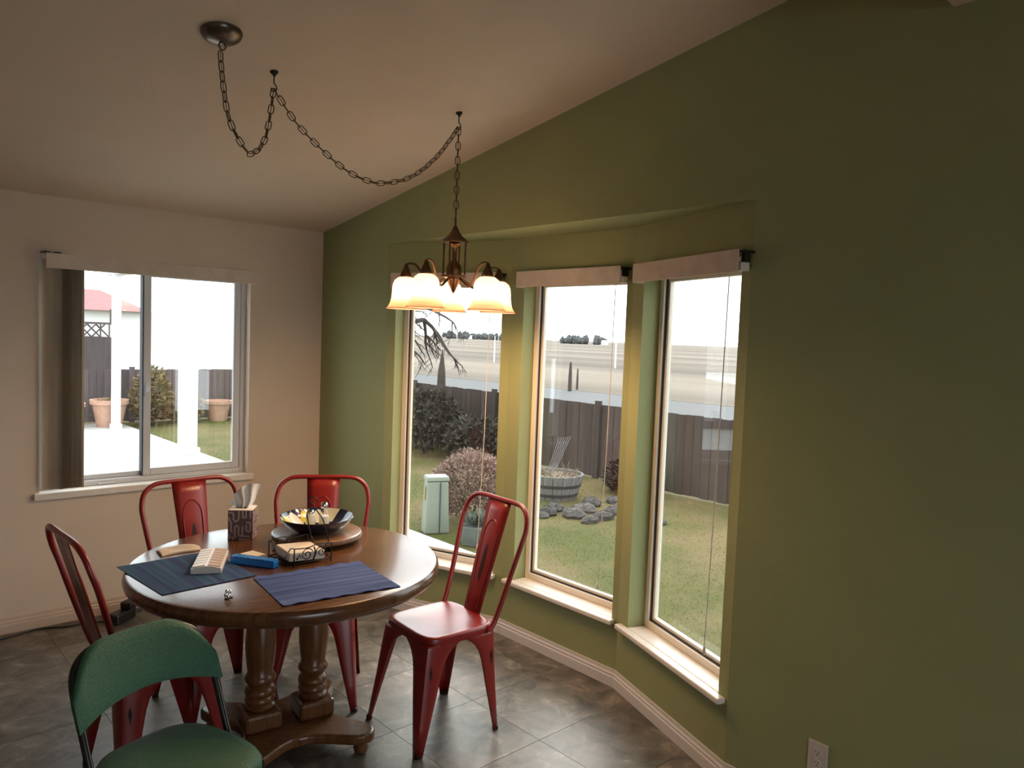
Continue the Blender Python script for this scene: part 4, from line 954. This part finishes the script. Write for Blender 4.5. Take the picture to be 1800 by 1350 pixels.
shrub('hedge_shrub', (5.15, 7.35), 0.75, 0.72, 1.05, 2600, HEDGE, 'dark leafy hedge bush at the left against the fence', leaf=0.07, seed=5)
shrub('hedge_shrub', (5.28, 5.9), 0.62, 0.72, 1.12, 2600, HEDGE, 'dark leafy hedge bush in the middle behind the russet shrub', leaf=0.07, seed=6)
shrub('hedge_shrub', (5.38, 4.6), 0.52, 0.58, 0.75, 2200, HEDGE, 'lower dark leafy hedge bush nearest the barrel planter', leaf=0.06, seed=8)
shrub('fence_shrub', (5.62, 1.55), 0.32, 0.40, 0.48, 1300, HEDGE, 'small dark bush at the foot of the fence right of the barrel', leaf=0.05, seed=9)
shrub('autumn_shrub', (2.42, 11.55), 0.36, 0.38, 1.15, 1800, OLIVE, 'orange and olive leaved shrub against the far fence', leaf=0.07, seed=11, upright=.6)
shrub('autumn_shrub', (3.20, 11.85), 0.36, 0.32, 0.70, 1200, OLIVE, 'low orange leaved shrub between the pots', leaf=0.06, seed=12)
shrub('lavender_bush', (4.75, 11.75), 0.5, 0.4, 0.62, 1500, LAV, 'grey green lavender bush beside the far terracotta pot', leaf=0.06, seed=13, upright=.8)

# utility box
U = thing('utility_box', 'pale green utility pedestal box standing in the lawn', 'utility box', (2.17, 1.45, GZ), math.radians(-25))
mb = MB(); mb.loft([[(-.135, -.10, 0), (.135, -.10, 0), (.135, .10, 0), (-.135, .10, 0)], [(-.115, -.09, .56), (.115, -.09, .56), (.115, .09, .56), (-.115, .09, .56)]]); mb.build('cabinet', BOXG, U, bevel=0.02)
mb = MB(); mb.loft([[(-.125, -.10, .562), (.125, -.10, .562), (.125, .10, .562), (-.125, .10, .562)], [(-.118, -.094, .61), (.118, -.094, .61), (.118, .094, .61), (-.118, .094, .61)]]); mb.build('cap', BOXG, U, bevel=0.012)
mb = MB(); mb.add([(-.129, -.05, .36), (-.129, .0, .36), (-.1245, .0, .50), (-.1245, -.05, .50)], [(0, 1, 2, 3)]); mb.build('warning_sticker', YELLOW, U)
mb = MB(); mb.box(.02, .03, -.106, -.098, .02, .55); mb.build('door_seam', GASKET, U)
# small concrete planter
PLT = thing('concrete_planter', 'small square concrete planter with a sprawling plant', 'planter', (2.22, 0.83, GZ), 0.5)
mb = MB(); mb.loft([[(-.11, -.11, 0), (.11, -.11, 0), (.11, .11, 0), (-.11, .11, 0)], [(-.14, -.14, .20), (.14, -.14, .20), (.14, .14, .20), (-.14, .14, .20)]]); mb.build('pot', mat('grey_planter', (0.10, 0.11, 0.10), 0.9, col2=(0.13, 0.14, 0.125), scale=9), PLT, bevel=0.01)
mb = MB(); rr = random.Random(4); V_, F_ = [], []
for k in range(160):
    a = rr.uniform(0, 2 * PI); l = rr.uniform(.08, .2); e = rr.uniform(.2, 1.2); p = Vector((rr.uniform(-.07, .07), rr.uniform(-.07, .07), .2)); d = Vector((math.cos(a) * math.cos(e), math.sin(a) * math.cos(e), math.sin(e))); s = Vector((-math.sin(a), math.cos(a), 0)) * .012; n0 = len(V_)
    q = p + d * l; V_ += [tuple(p), tuple(p.lerp(q, .6) + s), tuple(q), tuple(p.lerp(q, .6) - s)]; F_.append((n0, n0 + 1, n0 + 2, n0 + 3))
mb.add(V_, F_); mb.build('leaves', LAV, PLT)
# half barrel planter with staves
BA = thing('barrel_planter', 'whitewashed half barrel planter with dried stems and wire stakes', 'planter', (4.55, 2.0, GZ), 0.2); BA.scale = (1.12, 1.12, 0.82)
ns = 18; stv = MB(); w0 = 2 * PI / ns * 0.47
def brad(z): return 0.265 + 0.10 * z / 0.40 - 0.02 * (z / 0.4) ** 2
ringsv = []
for z in (0.0, 0.13, 0.26, 0.40):
    r = brad(z); ringsv.append([(r * math.cos(-w0), r * math.sin(-w0), z), (r + .004, 0, z), (r * math.cos(w0), r * math.sin(w0), z), ((r - .02) * math.cos(w0), (r - .02) * math.sin(w0), z), ((r - .02) * math.cos(-w0), (r - .02) * math.sin(-w0), z)])
stv.loft(ringsv); stm = stv.mesh('stave', BARRELM)
for k in range(ns): inst(stm, 'stave', BA, (0, 0, 0), (0, 0, 2 * PI * k / ns))
for z in (0.06, 0.21):
    mb = MB(); r = brad(z) + .006; mb.lathe([(r - .004, z), (r, z), (r + .012, z + .05), (r + .008, z + .05), (r - .004, z)], 36, caps=False); mb.build('hoop', HOOP, BA, 60)
mb = MB(); mb.lathe([(0.30, 0.36), (0.001, 0.37)], 24, caps=False); mb.build('soil', STRAW, BA)
mb = MB(); rr = random.Random(8)
for k in range(70):
    a = rr.uniform(0, 2 * PI); r = rr.uniform(.05, .28); p = Vector((r * math.cos(a), r * math.sin(a), .36)); d = Vector((math.cos(a) * .5 + rr.uniform(-.4, .4), math.sin(a) * .5 + rr.uniform(-.4, .4), rr.uniform(.2, .8))).normalized() * rr.uniform(.08, .2)
    mb.tube([p, p + d * .6 + Vector((0, 0, .02)), p + d], [.005, .004, .002], 4)
mb.build('dried_stems', STRAW, BA)
for k in range(6):
    mb = MB(); x = -0.11 + k * 0.032; y = 0.05; mb.tube([(x, y, 0.34), (x + 0.10 + k * 0.014, y - 0.10 - k * .004, 0.98)], 0.0032, 5); mb.build('wire_stake', WIREG, BA)
# border rocks
rr = random.Random(21)
def rock_mesh(seed):
    q = random.Random(seed); mb = MB(); mb.ball((0, 0, 0), 1, 1, 1, 9, 6); mb.v = [(x * q.uniform(.75, 1.15), y * q.uniform(.75, 1.15), z * q.uniform(.75, 1.15)) for x, y, z in mb.v]
    return mb.mesh('border_rock', ROCK, 25)
RM = [rock_mesh(s) for s in range(5)]
rk = [(3.55, 1.62, .17), (3.78, 1.35, .14), (3.95, 1.08, .16), (4.15, .80, .13), (4.02, 1.45, .13), (4.28, 1.20, .15), (4.45, .92, .12), (3.60, 1.28, .10), (3.90, .78, .11), (4.62, 1.38, .14), (4.78, 1.02, .12), (4.35, .55, .12), (3.40, 1.90, .13), (4.70, .62, .12), (4.95, 1.30, .12), (4.55, .30, .11)]
adj = ['largest', 'second', 'third', 'fourth', 'fifth', 'sixth', 'seventh', 'eighth']
for k, (x, y, s) in enumerate(rk):
    o = bpy.data.objects.new('border_rock', RM[k % 5]); COL.objects.link(o); o.location = (x, y, GZ + s * .20); o.scale = (s * 1.1, s * .9, s * .55); o.rotation_euler = (0, 0, rr.uniform(0, 6))
    tag(o, 'grey garden rock in the low heap before the barrel planter', 'rock', 'garden rocks before the barrel planter')
# patio posts and beam
PT = thing('patio_post', 'white square patio post in front of the largest terracotta pot', 'post', (1.62, 11.1, GZ + 0.03), 0, 'white patio cover posts')
mb = MB(); mb.box(-.07, .07, -.07, .07, 0, 3.0); mb.build('shaft', POSTW, PT, bevel=0.006)
mb = MB(); mb.box(-.09, .09, -.09, .09, 0.0005, .10); mb.build('foot', POSTW, PT, bevel=0.006)
P2 = copy_tree(PT); P2.location = (1.74, 7.56, GZ + 0.03); P2['label'] = 'wide white square patio post nearer the sliding window, right one'
P2.scale = (1.7, 1.7, 1)
mb = MB(); mb.box(1.55, 1.80, 2.0, 11.6, GZ + 3.0305, GZ + 3.25); o = mb.build('patio_beam', POSTW, bevel=0.01); tag(o, 'white beam on top of the patio posts', 'beam')
# terracotta pots
def pot(loc, s, lab, plant=True, sd=1):
    R = thing('terracotta_pot', lab, 'pot', (loc[0], loc[1], loc[2]), 0, 'terracotta pots by the far fence')
    mb = MB(); mb.lathe([(.20 * s, 0), (.28 * s, .40 * s), (.31 * s, .40 * s), (.315 * s, .48 * s), (.28 * s, .48 * s), (.27 * s, .42 * s), (.001, .42 * s)], 24); mb.build('pot_body', TERRA, R, 40)
    if plant:
        rr = random.Random(sd); V_, F_ = [], []
        for k in range(120):
            a = rr.uniform(0, 2 * PI); r = rr.uniform(0, .22 * s); p = Vector((r * math.cos(a), r * math.sin(a), .42 * s)); d = Vector((rr.uniform(-1, 1), rr.uniform(-1, 1), rr.uniform(.4, 1.6))).normalized() * rr.uniform(.06, .16); sd_ = Vector((-d.y, d.x, 0)).normalized() * .015; n0 = len(V_); q = p + d
            V_ += [tuple(p), tuple(p.lerp(q, .5) + sd_), tuple(q), tuple(p.lerp(q, .5) - sd_)]; F_.append((n0, n0 + 1, n0 + 2, n0 + 3))
        mb = MB(); mb.add(V_, F_); mb.build('plant', OLIVE, R)
    return R
pot((1.62, 11.55, GZ + 0.03), 1.12, 'largest terracotta pot behind the slim white patio post', True, 2)
pot((0.90, 11.65, GZ + 0.03), 1.0, 'terracotta pot mostly hidden by the vertical blind', True, 3)
pot((3.93, 11.9, GZ), 0.95, 'terracotta pot standing on the lawn beside the lavender bush', False, 4)

# neighbour: dark shed with lattice and white house with red roof
SH = thing('garden_shed', 'dark shed wall with lattice top beyond the far fence', 'shed', (1.6, 15.0, GZ))
mb = MB(); mb.box(-2.0, 0.98, 0, 1.6, 0, 1.75); mb.build('shed_wall', FENCEP, SH)
for k in range(16):
    x = -1.95 + k * 0.19
    for s in (-1, 1):
        mb = MB(); mb.tube([(x, -0.02 * s, 1.755), (x + s * 0.28 if 0 <= x + s * .28 + 2.0 <= 2.98 else x, -0.02 * s, 2.05)], 0.018, 4); mb.build('lattice_strip', FENCEP, SH)
mb = MB(); mb.box(-2.0, 0.98, -0.03, 0.03, 2.05, 2.10); mb.build('lattice_rail', FENCEP, SH)
for x in (-.35, .3, .95):
    mb = MB(); mb.box(x - .03, x + .03, -.04, .04, 2.1, 2.42); mb.build('lattice_post', FENCEP, SH)
NB = thing('neighbour_house', 'white neighbouring house with a dull red roof', 'house', (5.5, 30.0, GZ))
mb = MB(); mb.box(-3.0, 12.0, 0, 8, 0, 2.65); mb.build('house_wall', HOUSEW, NB)
mb = MB(); n = 4; mb.add([(-3.4, -.5, 2.6), (2.4, -.5, 2.6), (1.5, 4, 3.6), (-2.6, 4, 3.6), (-3.4, 8.5, 2.6), (2.4, 8.5, 2.6)], [(0, 1, 2, 3), (3, 2, 5, 4), (0, 3, 4), (1, 5, 2), (0, 4, 5, 1)]); mb.build('roof', ROOFR, NB)
mb = MB(); mb.box(-0.9, -0.75, -.55, -.5, 2.6, 3.0); mb.build('roof_trim', HOUSEW, NB)

# bare tree whose branch reaches over the farthest bow window
TR = thing('bare_tree', 'leafless tree with a thick branch above the farthest bow window', 'tree', (3.10, 4.95, GZ))
rr = random.Random(33)
wood = MB(); twig = MB()
wood.tube(smoothpath([(0, 0, -0.01), (0.03, -.02, 0.8), (-.02, 0.02, 1.6), (0.0, 0.0, 2.5), (-.1, .1, 3.6)], 4), [0.13 - 0.004 * i for i in range(17)], 8)
def grow(p, d, r, depth):
    l = r * rr.uniform(16, 24); n = 4; pts = [p]; dd = d.copy()
    for i in range(n):
        dd = (dd + Vector((rr.uniform(-.2, .2), rr.uniform(-.2, .2), rr.uniform(-.22, .08)))).normalized(); pts.append(pts[-1] + dd * l / n)
    (wood if r > .012 else twig).tube(pts, [r * (1 - .45 * i / n) for i in range(n + 1)], 6 if r > .012 else 3)
    if depth > 0:
        for k in range(4 if depth > 1 else 3):
            i = rr.choice([1, 2, 3, 4]); nd = (dd * .6 + Vector((rr.uniform(-.8, .8), rr.uniform(-.8, .8), rr.uniform(-.8, .35)))).normalized(); grow(pts[i], nd, r * rr.uniform(.42, .6), depth - 1)
right_dir = Vector((0.733, -0.678, 0))
grow(Vector((0, 0, 2.05)), (right_dir + Vector((0.1, .1, .35))).normalized(), 0.060, 4)
grow(Vector((0, 0, 2.45)), (right_dir * .8 + Vector((.5, .4, .3))).normalized(), 0.050, 4)
grow(Vector((-.02, 0.02, 2.8)), Vector((-.6, .5, .7)).normalized(), 0.055, 3)
wood.build('trunk_and_limbs', BARK, TR, 60); twig.build('twigs', BARK, TR)

# field posts, poles, far trees and farm buildings
def post(loc, h, r, m_, name, lab, cat='post'):
    mb = MB(); mb.lathe([(r, 0), (r * .9, h * .5), (r * .55, h * .97), (r * .3, h)], 10); R = mb.build(name, m_, None, 50, loc=(loc[0], loc[1], GZ)); tag(R, lab, cat); return R
q = (20.09, 16.20); post(q, 1.2, .085, BARK, 'field_post', 'dark wooden field post seen through the middle bow window')
q = (21.03, 16.65); post(q, .9, .05, BARK, 'field_post', 'thin short field post just right of the dark wooden one')
q = (43.66, 33.28); post(q, 2.6, .075, POSTW, 'marker_pole', 'slim white pole standing at the edge of the field', 'pole')
q = (38.30, 41.68); post(q, 2.2, .06, POSTW, 'marker_pole', 'pale thin pole far out past the farthest bow window', 'pole')
q = (13.75, 16.58); mb = MB(); rr = random.Random(2)
mb.lathe([(.10, 0), (.16, .25), (.13, .8), (.06, 1.3), (.01, 1.6)], 9); mb.v = [(x * rr.uniform(.85, 1.15), y * rr.uniform(.85, 1.15), z) for x, y, z in mb.v]; o = mb.build('slim_conifer', HEDGE, None, 40, loc=(q[0], q[1], GZ)); tag(o, 'narrow dark pointed conifer beside the road', 'tree')
def clump(q, wd, h, sd, lab):
    r2 = random.Random(sd); mb = MB()
    for k in range(16):
        c_ = (r2.uniform(-wd, wd), r2.uniform(-wd, wd), h * r2.uniform(.25, .45)); mb.ball(c_, h * r2.uniform(.18, .3), h * r2.uniform(.18, .3), h * r2.uniform(.25, .5), 9, 7)
    mb.v = [(x + r2.uniform(-.5, .5), y + r2.uniform(-.5, .5), max(-.2, z + r2.uniform(-.6, .6))) for x, y, z in mb.v]
    o = mb.build('distant_grove', FARTREE, None, None, loc=(q[0], q[1], GZ)); tag(o, lab, 'trees')
clump((308.94, 276.75), 7, 6, 1, 'dark grove on the horizon in the middle bow window')
clump((310.68, 289.62), 3, 4, 2, 'smaller grove left of the dark grove on the horizon')
clump((319.74, 403.13), 12, 6, 3, 'low grove on the horizon in the farthest bow window')
clump((350.92, 403.28), 10, 6, 4, 'low grove on the horizon right of the slim conifer')
def farm(q, L_, h, rot, lab):
    R = thing('farm_building', lab, 'building', (q[0], q[1], GZ), rot)
    mb = MB(); mb.box(-L_ / 2, L_ / 2, -4, 4, 0, h * .6); mb.build('wall', HOUSEW, R)
    mb = MB(); mb.add([(-L_ / 2, -4.4, h * .6), (L_ / 2, -4.4, h * .6), (L_ / 2, 4.4, h * .6), (-L_ / 2, 4.4, h * .6), (-L_ / 2, 0, h), (L_ / 2, 0, h)], [(0, 1, 5, 4), (2, 3, 4, 5), (0, 4, 3), (1, 2, 5), (0, 3, 2, 1)]); mb.build('roof', ROAD, R)
farm((331.16, 281.79), 10, 4.5, .8, 'pale farm building on the horizon right of the dark grove')
farm((354.36, 426.57), 12, 4.5, .9, 'pale farm building on the horizon in the farthest bow window')
